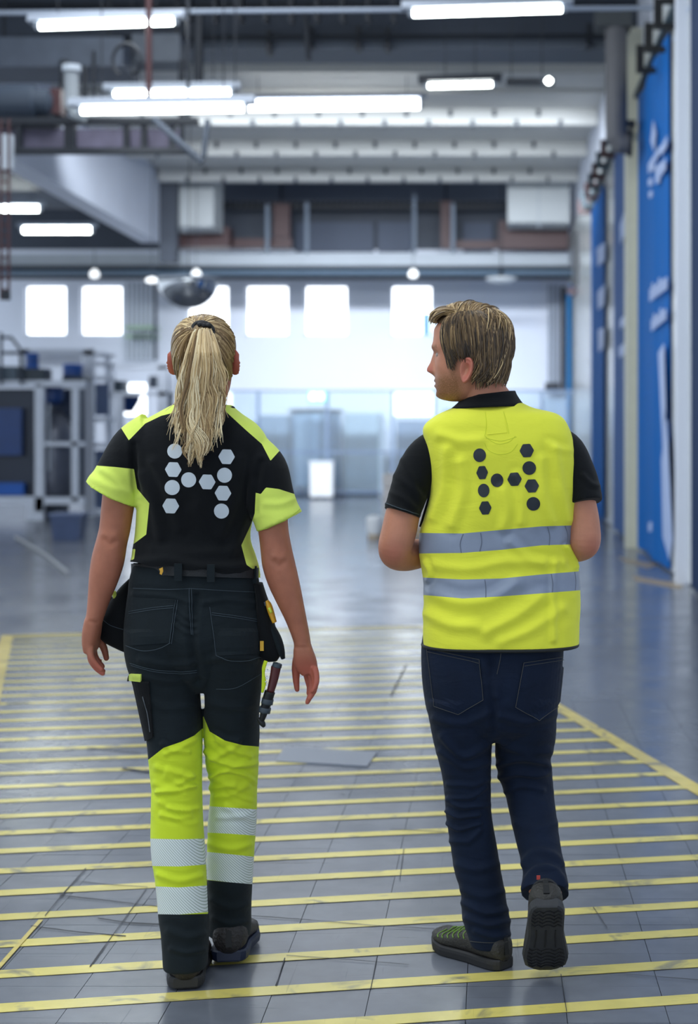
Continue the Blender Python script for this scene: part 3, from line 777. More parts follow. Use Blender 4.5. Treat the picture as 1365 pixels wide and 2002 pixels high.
ordn = ['first', 'second', 'third', 'fourth', 'fifth', 'sixth', 'seventh', 'eighth', 'ninth', 'tenth']
for i in range(3):
    cbracket(14.85+0.9*i, 5.36, 0.30, M_black, '%s black square bracket above the bright blue banner, counting from the top' % ordn[i])
for i in range(9):
    cbracket(20.2+0.95*i, 5.42, 0.26, (M_maroon if i % 2 == 0 else M_teal), '%s %s bracket above the far banners, counting from the drainpipe' % (ordn[i], 'maroon' if i % 2 == 0 else 'teal grey'))
dp = thing('downpipe', P(1207, 292, 18.6), 'thick dark grey drainpipe with elbow on the right wall', 'pipe')
M_dp = mat('downpipe_grey', srgb(96, 96, 100), 0.6, var=0.06)
MB().tube([P(1205, 40, 18.6), P(1205, 250, 18.6), P(1207, 268, 18.6), P(1216, 280, 18.6), P(1232, 281, 18.6)], 0.135, 20).build('pipe', M_dp, dp)
MB().tube([P(1228, 281, 18.6), P(1235, 281, 18.6)], 0.16, 20).build('collar', M_darks, dp)
pbox('hopper', 1166, 14, 1236, 50, 18.45, 0.4, mat('hopper_grey', srgb(70, 74, 76), 0.6), dp)
a_ = P(1222, 246, 18.6); MB().box((1.715, 18.72, a_[2]), (1.755, 19.299, a_[2]+0.07)).build('bracket', M_darks, dp); MB().box((1.64, 18.6, a_[2]), (1.755, 18.74, a_[2]+0.07)).build('bracket', M_darks, dp)
MB().tube([P(1370, -20, 14.0), P(1338, 40, 14.9), P(1319, 78, 15.7)], 0.02).build('cable', mat('pale_cable', srgb(170, 185, 205), 0.4), label='pale cable running down to the top of the bright banner', cat='cable')
# back right corner
MB().box((1.80, 33.0, P(0, 556, 33.0)[2]), (WX-0.032, 33.2, P(0, 455, 33.0)[2])).build('corner_post', M_darks, label='short dark post at the end of the cross beam', cat='column')
MB().box(*pxbox(1097, 560, 1106, 764, 37.2, 0.2)).build('corner_pipe', M_darks, label='dark upright pipe left of the sky blue banner', cat='pipe')
for i, x_ in enumerate((1074, 1082, 1090)):
    MB().tube([P(x_, 556, 37.6), P(x_, 752, 37.6)], 0.035).build('wall_pipe', mat('wall_pipe_grey', srgb(160, 168, 180), 0.5), label='%s grey wall pipe in the back right corner' % ('left', 'middle', 'right')[i], cat='pipe')
pbox('pipe_manifold', 1066, 748, 1095, 762, 37.3, 0.2, M_darks, label='dark manifold box under the grey wall pipes', cat='box')
q = P(1119, 570, 33.5); MB().lathe(q - [0, 0, 0.1], [(0.03, 0), (0.1, 0.04), (0.12, 0.12), (0.06, 0.2)], 16).build('wall_siren', mat('siren_mauve', srgb(110, 96, 104), 0.5), label='small mauve siren dome at the back right corner', cat='siren')

# ---- riser pipes on the back wall left
rs = thing('pipe_riser', P(275, 705, 37.4), 'bundle of grey riser pipes between the left windows and mirror', 'pipes')
for i in range(6):
    x_ = 249 + i*9; MB().tube([P(x_, 552, 37.4), P(x_, 702, 37.4)], 0.035).build('pipe', mat('riser_grey', srgb(168, 176, 186), 0.5), rs)
for y_ in (637, 655): pbox('clip_rail', 243, y_, 300, y_+5, 37.3, 0.69, mat('clip_green', srgb(160, 190, 160), 0.5), rs)
for i in range(3): pbox('valve', 262+i*13, 652, 268+i*13, 664, 37.25, 0.08, M_slate, rs)
MB().tube([P(304, 550, 37.2), P(304, 704, 37.2)], 0.045).build('wall_pole', M_slate, label='dark slate pole beside the grey riser pipes', cat='pole')

# ---- fence with glass panels at the back, machines behind it
M_glass = mat('screen_glass', (0.80, 0.90, 0.97, 1), 0.08, trans=0.92)
M_fpost = mat('fence_post_blue', srgb(118, 136, 164), 0.5)
fe = thing('glazed_fence', P(780, 965, 34.6), 'tall glazed safety fence across the far end of the hall', 'fence')
fx = [440, 505, 640, 768, 850, 960, 1060, 1132]
for x_ in fx:
    a = P(x_, 0, 34.6); MB().box((a[0]-0.035, 34.57, 0.001), (a[0]+0.035, 34.63, 2.38)).build('post', M_fpost, fe)
a, b = P(fx[0], 0, 34.6)[0], P(fx[-1], 0, 34.6)[0]
for z_ in (0.10, 1.0, 2.38): MB().box((a, 34.58, z_), (b, 34.62, z_+0.05)).build('rail', M_fpost, fe)
for i in range(len(fx)-1):
    a, b = P(fx[i], 0, 34.6)[0]+0.036, P(fx[i+1], 0, 34.6)[0]-0.036
    MB().box((a, 34.595, 0.16), (b, 34.605, 0.99)).build('pane', M_glass, fe); MB().box((a, 34.595, 1.06), (b, 34.605, 2.37)).build('pane', M_glass, fe)
tk = thing('steel_tank', P(618, 950, 36.6), 'round brushed steel tank behind the glazed fence', 'tank')
c = P(618, 0, 36.7); c[2] = 0.15
MB().lathe(c, [(0.57, 0), (0.60, 0.05), (0.60, 1.75), (0.57, 1.8), (0.2, 1.9)], 36).build('vessel', mat('brushed_steel', srgb(150, 172, 196), 0.3, 0.7, var=0.1, vscale=3, stretch=(6, 6, 0.3)), tk, smooth=False)
MB().lathe(c + [0, 0, 1.80], [(0.66, 0), (0.66, 0.06), (0.5, 0.08)], 36).build('lid', M_slate, tk)
for s in (-1, 1): MB().box((c[0]+s*0.4-0.05, c[1]-0.05, 0.001), (c[0]+s*0.4+0.05, c[1]+0.05, 0.16)).build('leg', M_slate, tk)
for i, (x0_, y0_, x1_, y1_, cc, l) in enumerate([(508, 812, 566, 950, (120, 138, 160), 'blue grey machine cabinet left of the steel tank'), (672, 808, 742, 955, (150, 166, 180), 'pale machine cabinet right of the steel tank'), (775, 822, 850, 955, (108, 124, 150), 'blue grey cabinet behind the fence beside the man'), (452, 826, 500, 955, (140, 156, 182), 'pale blue cabinet behind the fence beside the woman'), (866, 800, 1060, 955, (132, 150, 178), 'wide blue grey cabinet behind the man'), (1062, 780, 1108, 950, (176, 188, 204), 'pale locker in the back right corner')]):
    t = thing('machine_cabinet', P((x0_+x1_)/2, y1_, 37.0), l, 'cabinet', 'machine cabinets behind the fence')
    m_ = mat('cabinet_%d' % i, srgb(*cc), 0.45, var=0.08, vscale=2)
    A, B = P(x0_, 0, 36.9), P(x1_, y0_, 36.9)
    MB().box((A[0], 36.9, 0.08), (B[0], 37.6, B[2])).build('body', m_, t); MB().box((A[0]+.04, 36.93, 0.001), (B[0]-.04, 37.5, 0.08)).build('plinth', M_slate, t)
    nx = 2
    for k in range(nx):
        w_ = (B[0]-A[0])/nx; MB().box((A[0]+k*w_+0.03, 36.87, 0.2), (A[0]+(k+1)*w_-0.03, 36.899, B[2]-0.08)).build('door', m_, t)
pbox('white_post', 741, 812, 750, 970.6, 35.2, 0.06, M_frame, label='slim white post before the pale machine cabinet', cat='column')
ex = thing('exit_sign', P(620, 786, 34.7), 'lit green and white exit sign above the steel tank', 'sign')
a_ = P(618, 786, 34.66); MB().box((a_[0], 34.521, 2.30), (a_[0]+0.04, 34.5795, a_[2]+0.05)).build('bracket', M_fpost, ex)
pbox('casing', 603, 765, 637, 786, 34.44, 0.08, mat('sign_green', srgb(90, 190, 150), 0.5, emit=((0.25, 0.8, 0.55, 1), 0.5)), ex)
for a, b in ((606, 619), (622, 633)): pbox('pictogram', a, 768, b, 782, 34.42, 0.015, mat('sign_white', (1, 1, 1, 1), 0.5, emit=((0.9, 1, 0.98, 1), 1.3)), ex)
wbx = thing('white_crate', P(628, 965, 33.5), 'white crate on the floor before the steel tank', 'crate')
A, B = P(606, 0, 33.6), P(650, 906, 33.6)
MB().box((A[0], 33.6, 0.06), (B[0], 34.0, B[2])).build('box', mat('crate_white', srgb(240, 242, 246), 0.5), wbx); MB().box((A[0]-.02, 33.58, B[2]), (B[0]+.02, 34.02, B[2]+0.05)).build('lid', M_frame, wbx)
for s in (A[0]+.05, B[0]-.11): MB().box((s, 33.65, 0.001), (s+.06, 33.95, 0.06)).build('foot', M_slate, wbx)

# pallet with white stack left of the man, floor y=1050
Yp = 21.6
pl = thing('pallet', P(770, 1050, Yp), 'wooden pallet on the floor behind the man', 'pallet')
M_wood = mat('pallet_wood', srgb(178, 160, 136), 0.7, var=0.12)
xa, xb_ = P(744, 0, Yp)[0], P(840, 0, Yp)[0]
for i in range(3): MB().box((xa, Yp+i*0.32, 0.001), (xb_, Yp+i*0.32+0.1, 0.09)).build('runner', M_wood, pl)
for i in range(5):
    w_ = (xb_-xa)/5; MB().box((xa+i*w_+0.01, Yp-0.01, 0.09), (xa+(i+1)*w_-0.01, Yp+0.75, 0.115)).build('board', M_wood, pl)
st = thing('wrapped_goods', (xa+0.3, Yp+0.35, 0.116), 'tall pale wrapped goods stacked on the pallet', 'goods')
for i in range(4):
    MB().box((xa+0.03, Yp+0.03, 0.116+i*0.19), (xb_-0.05, Yp+0.66, 0.116+i*0.19+0.18)).build('carton', mat('pale_carton', srgb(206, 200, 196), 0.6, var=0.05), st)
bk = thing('bucket', P(733, 1050, 21.2), 'white bucket with tan base beside the pallet', 'bucket')
c = P(732, 0, 21.2); c[2] = 0.0
MB().lathe(c + [0, 0, 0.05], [(0.085, 0), (0.10, 0.05), (0.115, 0.2), (0.10, 0.24), (0.05, 0.26)], 20).build('body', mat('bucket_white', srgb(232, 234, 236), 0.5), bk)
MB().lathe(c + [0, 0, 0.001], [(0.09, 0), (0.09, 0.05)], 20).build('base', M_wood, bk)

# ---- machine frames on the left
M_wf = mat('frame_white', srgb(206, 212, 224), 0.45, var=0.04)
M_blue = mat('motor_blue', srgb(0, 84, 172), 0.4, var=0.06)
M_dblue = mat('panel_deep_blue', srgb(0, 52, 112), 0.35, var=0.1)
M_tank = mat('tank_grey', srgb(92, 96, 108), 0.3, 0.4, var=0.12, vscale=4)
YM = 25.6
def zy(py, Y): return HC + (CY-py)*Y/F
def xx(px, Y): return (px-CX)*Y/F
def bar(mb, x0_, y0_, x1_, y1_, Y, dy=0.12): mb.box(*pxbox(x0_, y0_, x1_, y1_, Y, dy)); return mb
f1 = thing('process_machine', P(40, 1004, YM), 'white low machine frame with deep blue panels at the left edge', 'machine')
for nm, r in [('post', (68, 752, 85, 1000)), ('post', (-60, 752, -44, 1000)), ('rail', (-60, 744, 165, 756)), ('rail', (-60, 972, 165, 986)), ('rail', (86, 864, 165, 872)), ('post', (140, 756, 152, 980)), ('leg', (52, 986, 84, 1016.7))]:
    bar(MB(), *r, YM).build(nm, M_wf, f1)
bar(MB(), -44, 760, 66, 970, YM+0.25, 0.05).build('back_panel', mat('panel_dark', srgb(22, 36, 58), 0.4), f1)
bar(MB(), -40, 798, 42, 890, YM+0.12, 0.1).build('panel', M_dblue, f1)
bar(MB(), -40, 944, 46, 968, YM+0.08, 0.12).build('panel', M_blue, f1)
bar(MB(), 86, 760, 163, 972, YM+0.9, 0.05).build('back_panel', mat('panel_navy', srgb(40, 54, 80), 0.4), f1)  # plain navy sheet behind the drum
t1 = f1
c = P(106, 0, YM+0.45); zb_ = zy(984, YM+0.3)
MB().lathe([c[0], c[1], max(zb_, 0.26)], [(0.20, 0), (0.30, 0.08), (0.32, 0.4), (0.33, 0.9), (0.31, 1.2), (0.24, 1.42), (0.12, 1.55)], 28).build('drum', M_tank, t1, smooth=True)
MB().box((c[0]-0.2, c[1]-0.2, 0.001), (c[0]+0.2, c[1]+0.2, 0.27)).build('drum_stand', M_slate, t1)
bar(MB(), 94, 790, 98, 920, YM+0.1, 0.02).build('strap', M_lgrey, t1)
def motor(x0_, y0_, x1_, y1_, Y, bx, label, hang=False):
    t = thing('drive_motor', P((x0_+x1_)/2, bx[3], Y), label, 'motor', 'blue drive motors on the frames')
    a = P((x0_+x1_)/2, y1_, Y+0.2); r_ = (x1_-x0_)/2*Y/F; h_ = (y1_-y0_)*Y/F
    MB().lathe(a, [(r_, 0), (r_, h_*0.15), (r_*0.93, h_*0.18), (r_*0.93, h_*0.8), (r_, h_*0.83), (r_*0.9, h_), (r_*0.3, h_*1.02)], 20).build('housing', M_blue, t)
    MB().box(*pxbox(*bx, Y, 0.45)).build('gearbox', mat('gear_teal', srgb(30, 46, 58), 0.45), t)
    for k in range(4):
        z = a[2] + h_*(0.25+0.14*k); MB().lathe([a[0], a[1], z], [(r_*1.0, 0), (r_*1.0, h_*0.05)], 20).build('fin', M_dblue, t)
motor(50, 690, 76, 720, YM, (36, 720, 86, 743.4), 'blue drive motor on top of the low white frame')
motor(122, 712, 163, 744, YM+0.6, (122, 734, 163, 743.4), 'wide blue motor under the tall frame top rail')
motor(214, 720, 224, 746, YM+3.55, (222, 744, 240, 765.6), 'small slim blue motor on the far frame')
pbox('control_box', -40, 716, 33, 743.4, YM, 0.5, mat('box_teal_grey', srgb(72, 88, 102), 0.5), label='teal grey control box on the low frame at the left edge', cat='box')
hg = f1
c = P(104, 790, YM+0.45); MB().lathe(c, [(0.10, 0), (0.17, 0.06), (0.18, 0.24), (0.16, 0.3)], 20).build('agitator', M_dblue, hg); MB().lathe(c + [0, 0, -0.12], [(0.04, 0), (0.04, 0.12)], 10).build('agitator_shaft', M_slate, hg)
f2 = thing('tall_process_machine', P(150, 1012, YM+1.2), 'tall white machine frame behind the low frame', 'machine')
Y2 = YM+1.2
for nm, r in [('post', (163, 684, 183, 1010)), ('rail', (45, 682, 183, 694)), ('rail', (90, 752, 163, 758)), ('post', (44, 682, 56, 744))]: bar(MB(), *r, Y2).build(nm, M_wf, f2)
bar(MB(), 60, 694, 160, 716, Y2+0.4, 0.03).build('light_panel', mat('panel_pale', srgb(226, 230, 240), 0.5), f2)
# side shelf tower going back from the tall frame
for y_ in (690, 708, 736, 816, 866, 926, 1000): bar(MB(), 184, y_, 212, y_+(9 if y_ > 740 else 6), Y2+0.5, 0.5).build('side_shelf', M_wf, f2)
bar(MB(), 184, 750, 212, 812, Y2+0.8, 0.05).build('side_panel', mat('panel_slate_blue', srgb(84, 100, 132), 0.5), f2); bar(MB(), 184, 880, 212, 995, Y2+0.8, 0.05).build('side_panel', MATS['panel_slate_blue'], f2)
bar(MB(), 206, 690, 213, 1008, Y2+1.05).build('post', M_wf, f2)
bar(MB(), 120, 786, 140, 830, Y2+0.5, 0.1).build('panel', mat('panel_mid_blue', srgb(26, 92, 160), 0.4), f2); bar(MB(), 122, 905, 140, 935, Y2+0.5, 0.1).build('panel', MATS['panel_mid_blue'], f2)
f3 = thing('far_process_machine', P(270, 990, YM+3.4), 'white far machine frame behind the woman shoulder', 'machine')
Y3 = YM+3.4
for nm, r in [('rail', (210, 712, 326, 722)), ('post', (308, 715, 327, 996.9)), ('rail', (210, 766, 326, 774)), ('post', (226, 772, 240, 996.9)), ('post', (212, 716, 220, 996.9))]: bar(MB(), *r, Y3).build(nm, M_wf, f3)
bar(MB(), 322, 720, 345, 770, Y3+0.3, 0.4).build('side_box', M_wf, f3)
bar(MB(), 291, 735, 306, 758, Y3+0.05, 0.1).build('bracket', M_slate, f3); bar(MB(), 316, 768, 335, 800, Y3+0.2, 0.2).build('bracket', M_slate, f3)
hp = f3
c = P(252, 806, Y3+0.35); MB().lathe(c, [(0.08, 0), (0.2, 0.2), (0.22, 0.32), (0.22, 0.36)], 20).build('hopper', M_dblue, hp); MB().lathe(c + [0, 0, 0.36], [(0.23, 0), (0.23, 0.03)], 20).build('hopper_rim', M_slate, hp)
rl = thing('guard_rail', P(10, 690, YM+0.1), 'slate tubular guard rail on the low frame at the left edge', 'railing')
for pts in ([(2, 752), (2, 650)], [(2, 660), (22, 660), (40, 684), (42, 752)], [(2, 690), (44, 690)]):
    MB().tube([P(*p, YM-0.06) for p in pts], 0.028).build('rail', M_slate, rl)
# grey blue bin and cable on the floor
bn = thing('floor_bin', P(128, 1056, 20.6), 'grey blue plastic bin on the floor before the frames', 'bin')
A = P(97, 1052, 20.6); B = P(158, 1008, 20.6)
V = []
for z_, k_ in ((0.001, 0.04), (B[2], 0.0)):
    V += [(A[0]+k_, 20.6+k_, z_), (B[0]-k_, 20.6+k_, z_), (B[0]-k_, 21.0-k_, z_), (A[0]+k_, 21.0-k_, z_)]
obj('tub', V, [[3,2,1,0],[4,5,6,7],[0,1,5,4],[1,2,6,5],[2,3,7,6],[3,0,4,7]], mat('bin_blue_grey', srgb(66, 80, 112), 0.5, var=0.1), bn)
MB().box((A[0]-0.02, 20.58, B[2]), (B[0]+0.02, 21.02, B[2]+0.025)).build('lid', mat('bin_lid', srgb(104, 118, 150), 0.5), bn)
MB().tube([[*gx(30, 1052), 0.02], [*gx(90, 1088), 0.02], [*gx(133, 1124), 0.02]], 0.018).build('floor_hose', mat('pale_hose', srgb(140, 143, 148), 0.5), label='pale thin hose lying on the floor at the left', cat='hose')

# =================================================================== PEOPLE: shared tools
def skin_mat(name, col, beard, flush):
    m = bpy.data.materials.new(name); m.use_nodes = True; nt = m.node_tree; N = nt.nodes; L = nt.links; b = N['Principled BSDF']
    b.inputs['Roughness'].default_value = 0.5; b.inputs['Subsurface Weight'].default_value = 0.12
    b.inputs['Subsurface Radius'].default_value = (0.9, 0.35, 0.2); b.inputs['Subsurface Scale'].default_value = 0.006
    b.inputs['Specular IOR Level'].default_value = 0.35
    tc = N.new('ShaderNodeTexCoord')
    def noise(sc):
        n = N.new('ShaderNodeTexNoise'); n.inputs['Scale'].default_value = sc; n.inputs['Detail'].default_value = 4; L.new(tc.outputs['Object'], n.inputs['Vector']); return n.outputs[0]
    def mix(f, a, c):
        x = N.new('ShaderNodeMix'); x.data_type = 'RGBA'
        for s, v in ((0, f), (6, a), (7, c)):
            if hasattr(v, 'is_linked'): L.new(v, x.inputs[s])
            else: x.inputs[s].default_value = v
        return x.outputs[2]
    def att(k):
        a = N.new('ShaderNodeAttribute'); a.attribute_name = k; return a.outputs['Fac']
    def mul(x, y):
        q = N.new('ShaderNodeMath'); q.operation = 'MULTIPLY'; L.new(x, q.inputs[0])
        if hasattr(y, 'is_linked'): L.new(y, q.inputs[1])
        else: q.inputs[1].default_value = y
        return q.outputs[0]
    r = N.new('ShaderNodeMapRange'); r.inputs[1].default_value = 0.3; r.inputs[2].default_value = 0.7; L.new(noise(30), r.inputs[0])
    dark = tuple(c*0.86 for c in col[:3]) + (1,)
    c = mix(r.outputs[0], dark, col)
    c = mix(att('flush'), c, flush)
    r2 = N.new('ShaderNodeMapRange'); r2.inputs[1].default_value = 0.35; r2.inputs[2].default_value = 0.6; L.new(noise(420), r2.inputs[0])
    r3 = N.new('ShaderNodeMapRange'); r3.inputs[3].default_value = 0.45; r3.inputs[4].default_value = 1.0; L.new(r2.outputs[0], r3.inputs[0])
    c = mix(mul(att('beard'), r3.outputs[0]), c, beard)
    L.new(c, b.inputs['Base Color'])
    bp = N.new('ShaderNodeBump'); bp.inputs['Strength'].default_value = 0.12; bp.inputs['Distance'].default_value = 0.003; L.new(noise(260), bp.inputs['Height']); L.new(bp.outputs[0], b.inputs['Normal'])
    return m
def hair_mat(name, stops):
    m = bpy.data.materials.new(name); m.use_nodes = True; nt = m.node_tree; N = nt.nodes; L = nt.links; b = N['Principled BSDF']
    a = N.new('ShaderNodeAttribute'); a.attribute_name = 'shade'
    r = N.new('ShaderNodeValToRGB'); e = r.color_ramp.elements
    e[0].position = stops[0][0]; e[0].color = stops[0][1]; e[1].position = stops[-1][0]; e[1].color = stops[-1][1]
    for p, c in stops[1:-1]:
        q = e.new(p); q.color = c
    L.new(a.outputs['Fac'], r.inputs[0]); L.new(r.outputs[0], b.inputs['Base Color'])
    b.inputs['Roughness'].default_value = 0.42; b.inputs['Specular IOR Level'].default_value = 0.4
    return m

class Head:
    T = [(-.122, .050, .020, .022), (-.116, .074, -.005, .034), (-.104, .086, -.020, .046), (-.088, .089, -.036, .055), (-.070, .090, -.052, .062), (-.048, .089, -.072, .0675), (-.022, .090, -.088, .0715),
         (0, .093, -.098, .0745), (.022, .0965, -.102, .0765), (.048, .0925, -.102, .0765), (.070, .083, -.096, .071), (.088, .068, -.084, .060), (.102, .047, -.066, .045), (.110, .026, -.044, .028), (.1145, .006, -.016, .010)]
    def __init__(s, c, yaw, ear_z=-0.002, k=1.0, nose=1.0, brow=0.0):
        s.T = [(z, f + brow*math.exp(-((z-.078)/.024)**2), b, w) for z, f, b, w in Head.T]
        s.c = np.asarray(c, float); s.k = k
        f = np.array([math.cos(yaw), math.sin(yaw), 0]); s.R = np.stack([f, [-f[1], f[0], 0], [0, 0, 1]])   # rows: fwd, left, up
        s.ear_z = ear_z; s.nose = nose
    def w(s, p): return s.c + s.k*(np.asarray(p) @ s.R)
    def loc(s, V): return ((np.asarray(V) - s.c)/s.k) @ s.R.T
    def face(s, L):
        x, y, z = L.T.copy(); fr = np.clip(x/0.05, 0, 1)
        g = lambda v, m_, sd: np.exp(-((v-m_)/sd)**2)
        zz = np.array([-.060, -.050, -.042, -.034, -.018, 0.0, .012]); hh = np.array([0, .012, .027, .026, .016, .007, 0])
        nh = np.interp(z, zz, hh)*s.nose; nw = np.interp(z, [-.055, -.042, -.02, .01], [.017, .0145, .010, .0085])
        d = nh*np.exp(-(np.abs(y)/nw)**2.6)
        d += 0.0045*g(z, .020, .009)*g(np.abs(y), .026, .022)                  # brow
        d -= 0.0105*g(z, .001, .010)*g(np.abs(y), .033, .015)                  # eye sockets
        d += 0.0045*g(z, -.001, .006)*g(np.abs(y), .032, .011)                 # lids
        d += 0.0060*g(z, -.067, .005)*g(y, 0, .020) + 0.0055*g(z, -.081, .006)*g(y, 0, .018)   # lips
        d -= 0.0035*g(z, -.074, .0028)*g(y, 0, .022)
        d -= 0.003*g(z, -.093, .006)*g(y, 0, .02)
        d += 0.0055*g(z, -.108, .009)*g(y, 0, .018)                            # chin
        d += 0.003*g(z, -.030, .014)*g(np.abs(y), .045, .015)                  # cheekbone
        out = L.copy(); out[:, 0] = x + d*fr; return out
    def mesh(s, grow=0.0, seg=120, sub=10):
        S = spline(s.T, sub); V = []; th = np.linspace(0, 2*np.pi, seg, endpoint=False); co, si = np.cos(th), np.sin(th)
        for z, f, b, w in S:
            cx = (f+b)/2 - 0.006; rf = f-cx+grow; rb = cx-b+grow
            e = 2/2.25
            xx_ = np.sign(co)*np.abs(co)**e; yy_ = np.sign(si)*np.abs(si)**e
            V.append(np.stack([cx + np.where(xx_ > 0, xx_*rf, xx_*rb), yy_*(w+grow), np.full(seg, z*(1+grow*5) + grow*0.4)], 1))
        V = np.concatenate(V); m = len(S); Fc = []
        if grow == 0: V = s.face(V)
        for i in range(m-1):
            for k in range(seg):
                k2 = (k+1) % seg; Fc.append([i*seg+k, i*seg+k2, (i+1)*seg+k2, (i+1)*seg+k])
        V = np.concatenate([V, [V[:seg].mean(0), V[-seg:].mean(0)]]); a, b = len(V)-2, len(V)-1
        for k in range(seg):
            k2 = (k+1) % seg; Fc.append([a, k2, k]); Fc.append([b, (m-1)*seg+k, (m-1)*seg+k2])
        return s.w(V), Fc
    def ear(s, side, out=0.35, h=0.034, w=0.019):
        """cupped ear: dense disc with raised rim, hollow concha and lobe"""
        n, m = 40, 14; V = []; Fc = []
        for face_ in (1, -1):
            for i in range(m+1):
                r = i/m
                for k in range(n):
                    t = 2*math.pi*k/n
                    ez = math.sin(t)*h*r; ex = math.cos(t)*w*r*(1.0 + 0.22*math.sin(t))
                    rim = 0.0085*math.exp(-((r-0.88)/0.13)**2)*(0.35 + 0.65*max(0, -math.cos(t)+0.5)) ; bowl = -0.0120*math.exp(-((r)/0.5)**2)
                    anti = 0.0045*math.exp(-((r-0.55)/0.1)**2)*(math.cos(t) < 0.3)
                    lobe = 0.002*math.exp(-((t-4.71)/0.5)**2)
                    th_ = 0.0055*math.sqrt(max(0, 1-r**6))
                    hh = (rim+bowl+anti+lobe+th_) if face_ > 0 else -th_-0.002
                    V.append((ex, hh, ez))
        K = (m+1)*n
        for q in range(2):
            for i in range(m):
                for k in range(n):
                    k2 = (k+1) % n; f = [q*K+i*n+k, q*K+i*n+k2, q*K+(i+1)*n+k2, q*K+(i+1)*n+k]; Fc.append(f if q == 0 else f[::-1])
        for k in range(n):
            k2 = (k+1) % n; Fc.append([m*n+k, m*n+k2, K+m*n+k2, K+m*n+k])
        V = np.array(V); ca, sa = math.cos(out), math.sin(out)
        # flare: rear edge stands out from the skull
        x2 = V[:, 0]*ca + 0*V[:, 1]; y2 = V[:, 1] - V[:, 0]*sa
        tilt = 0.16; x3 = x2*math.cos(tilt) - V[:, 2]*math.sin(tilt); z3 = x2*math.sin(tilt) + V[:, 2]*math.cos(tilt)
        L = np.stack([x3 - 0.010, (0.0755 + y2 + 0.004)*side, z3 + s.ear_z], 1)
        return s.w(L), Fc
def hand_parts(palm, fingers, n=14):
    """palm: limb keys; fingers: lists of (px,py,Y,r)"""
    P_ = [limb(palm, 6, 20, 2.6)]
    for f in fingers:
        P_.append(limb([(a, b, c, r, r) for a, b, c, r in f], 5, n)); P_.append(ball(P(*f[-1][:3]), f[-1][3]*1.0, 10))
    return P_
def shoe(heel, direction, L, Wd, pitch=0.0, roll=0.0, name='shoe', parent=None, m_up=None, m_sole=None, m_in=None, collar=0.095, lift=0.0, label=None, heel_first=True):
    """heel: ground point under the heel; pitch raises the heel about the toe (rad)"""
    d = np.array([direction[0], direction[1], 0.0]); d /= np.linalg.norm(d); s_ = np.array([d[1], -d[0], 0.0]); up = np.array([0, 0, 1.0])
    def xf(t, s, z):
        # rotate about the toe line
        q = t - L; c, sn = math.cos(pitch), math.sin(pitch)
        tt = L + q*c + z*sn; zz = -q*sn + z*c
        return np.asarray(heel) + d*tt + s_*s + up*(zz + lift)
    def half(t):
        u = t/L
        w_ = np.interp(u, [0, .04, .12, .25, .42, .6, .75, .88, .96, 1.0], [.48, .68, .77, .78, .77, .9, 1.0, .90, .62, .30])*Wd/2
        off = np.interp(u, [0, .3, .6, 1.0], [0, 0.0, .003, .006]); return w_, off
    ts = np.concatenate([np.linspace(0, L*.12, 6), np.linspace(L*.16, L*.88, 18), np.linspace(L*.91, L, 6)])
    # sole
    V = []; Fc = []; n = len(ts); prof = [(0.86, 0.0), (1.0, 0.004), (1.04, 0.018), (1.02, 0.026), (0.9, 0.030)]
    ring = []
    for sgn in (-1, 1):
        seq = ts if sgn < 0 else ts[::-1]
        for t in seq: ring.append((t, sgn))
    R_ = len(ring)
    for k, z in prof:
        for t, sgn in ring:
            w_, off = half(t); tc = L/2 + (t-L/2)*(1 if k > 0.95 else 0.985)
            spring = 0.016*max(0, (t/L-0.72)/0.28)**2
            V.append(xf(tc, off + sgn*w_*k, z + spring))
    for i in range(len(prof)-1):
        for k in range(R_):
            k2 = (k+1) % R_; Fc.append([i*R_+k, i*R_+k2, (i+1)*R_+k2, (i+1)*R_+k])
    b = len(V)
    # caps as strips
    for base, fl_ in ((0, False), ((len(prof)-1)*R_, True)):
        for i in range(n-1):
            f = [base+i, base+i+1, base+R_-2-i, base+R_-1-i]; Fc.append(f if not fl_ else f[::-1])
    up_parts = []
    C = []; A = []; B0 = []; B1 = []
    for t in ts:
        u = t/L; w_, off = half(t)
        top = np.interp(u, [0, .03, .2, .36, .5, .66, .82, .94, 1.0], [collar*.85, collar, collar, collar*.98, .084, .068, .058, .050, .030])
        spring = 0.016*max(0, (u-0.72)/0.28)**2
        z0 = 0.022; zc = (z0+top)/2 + spring; h_ = (top-z0)/2
        c = xf(t, off, zc); C.append(c); A.append(xf(t, off + w_*0.97, zc) - c); B0.append(xf(t, off, zc-h_) - c); B1.append(xf(t, off, zc+h_) - c)
    Vu, Fu = ringmesh(np.array(C), np.array(A), np.array(B0), np.array(B1), [2.5]*len(C), 36)
    up_o = obj(name, Vu, Fu, m_up, parent, smooth=True, label=label)
    obj('sole', V, Fc, m_sole, up_o)
    # toe cap seam, collar, heel tab
    mb = MB(); 
    for u0 in (0.78,):
        w_, off = half(u0*L); pts = []
        for a in np.linspace(0.25, math.pi-0.25, 14):
            top = np.interp(u0, [.5, .66, .82], [.084, .068, .058]); pts.append(xf(u0*L - 0.02*math.sin(a), off + math.cos(a)*w_*0.99, 0.022 + (top-0.022)*0.5 + (top-.022)*0.5*math.sin(a)))
        mb.tube(pts, 0.0016, 5)
    mb.build('seam', m_in, up_o)
    mb = MB(); pts = []
    for a in np.linspace(0, 2*math.pi, 28, endpoint=True):
        t = L*0.19 + math.cos(a)*L*0.165; w_, off = half(max(t, 0)); pts.append(xf(t, off + math.sin(a)*min(w_, .032)*0.95, collar + 0.002))
    mb.tube(pts, 0.007, 8); mb.build('collar', m_in, up_o)
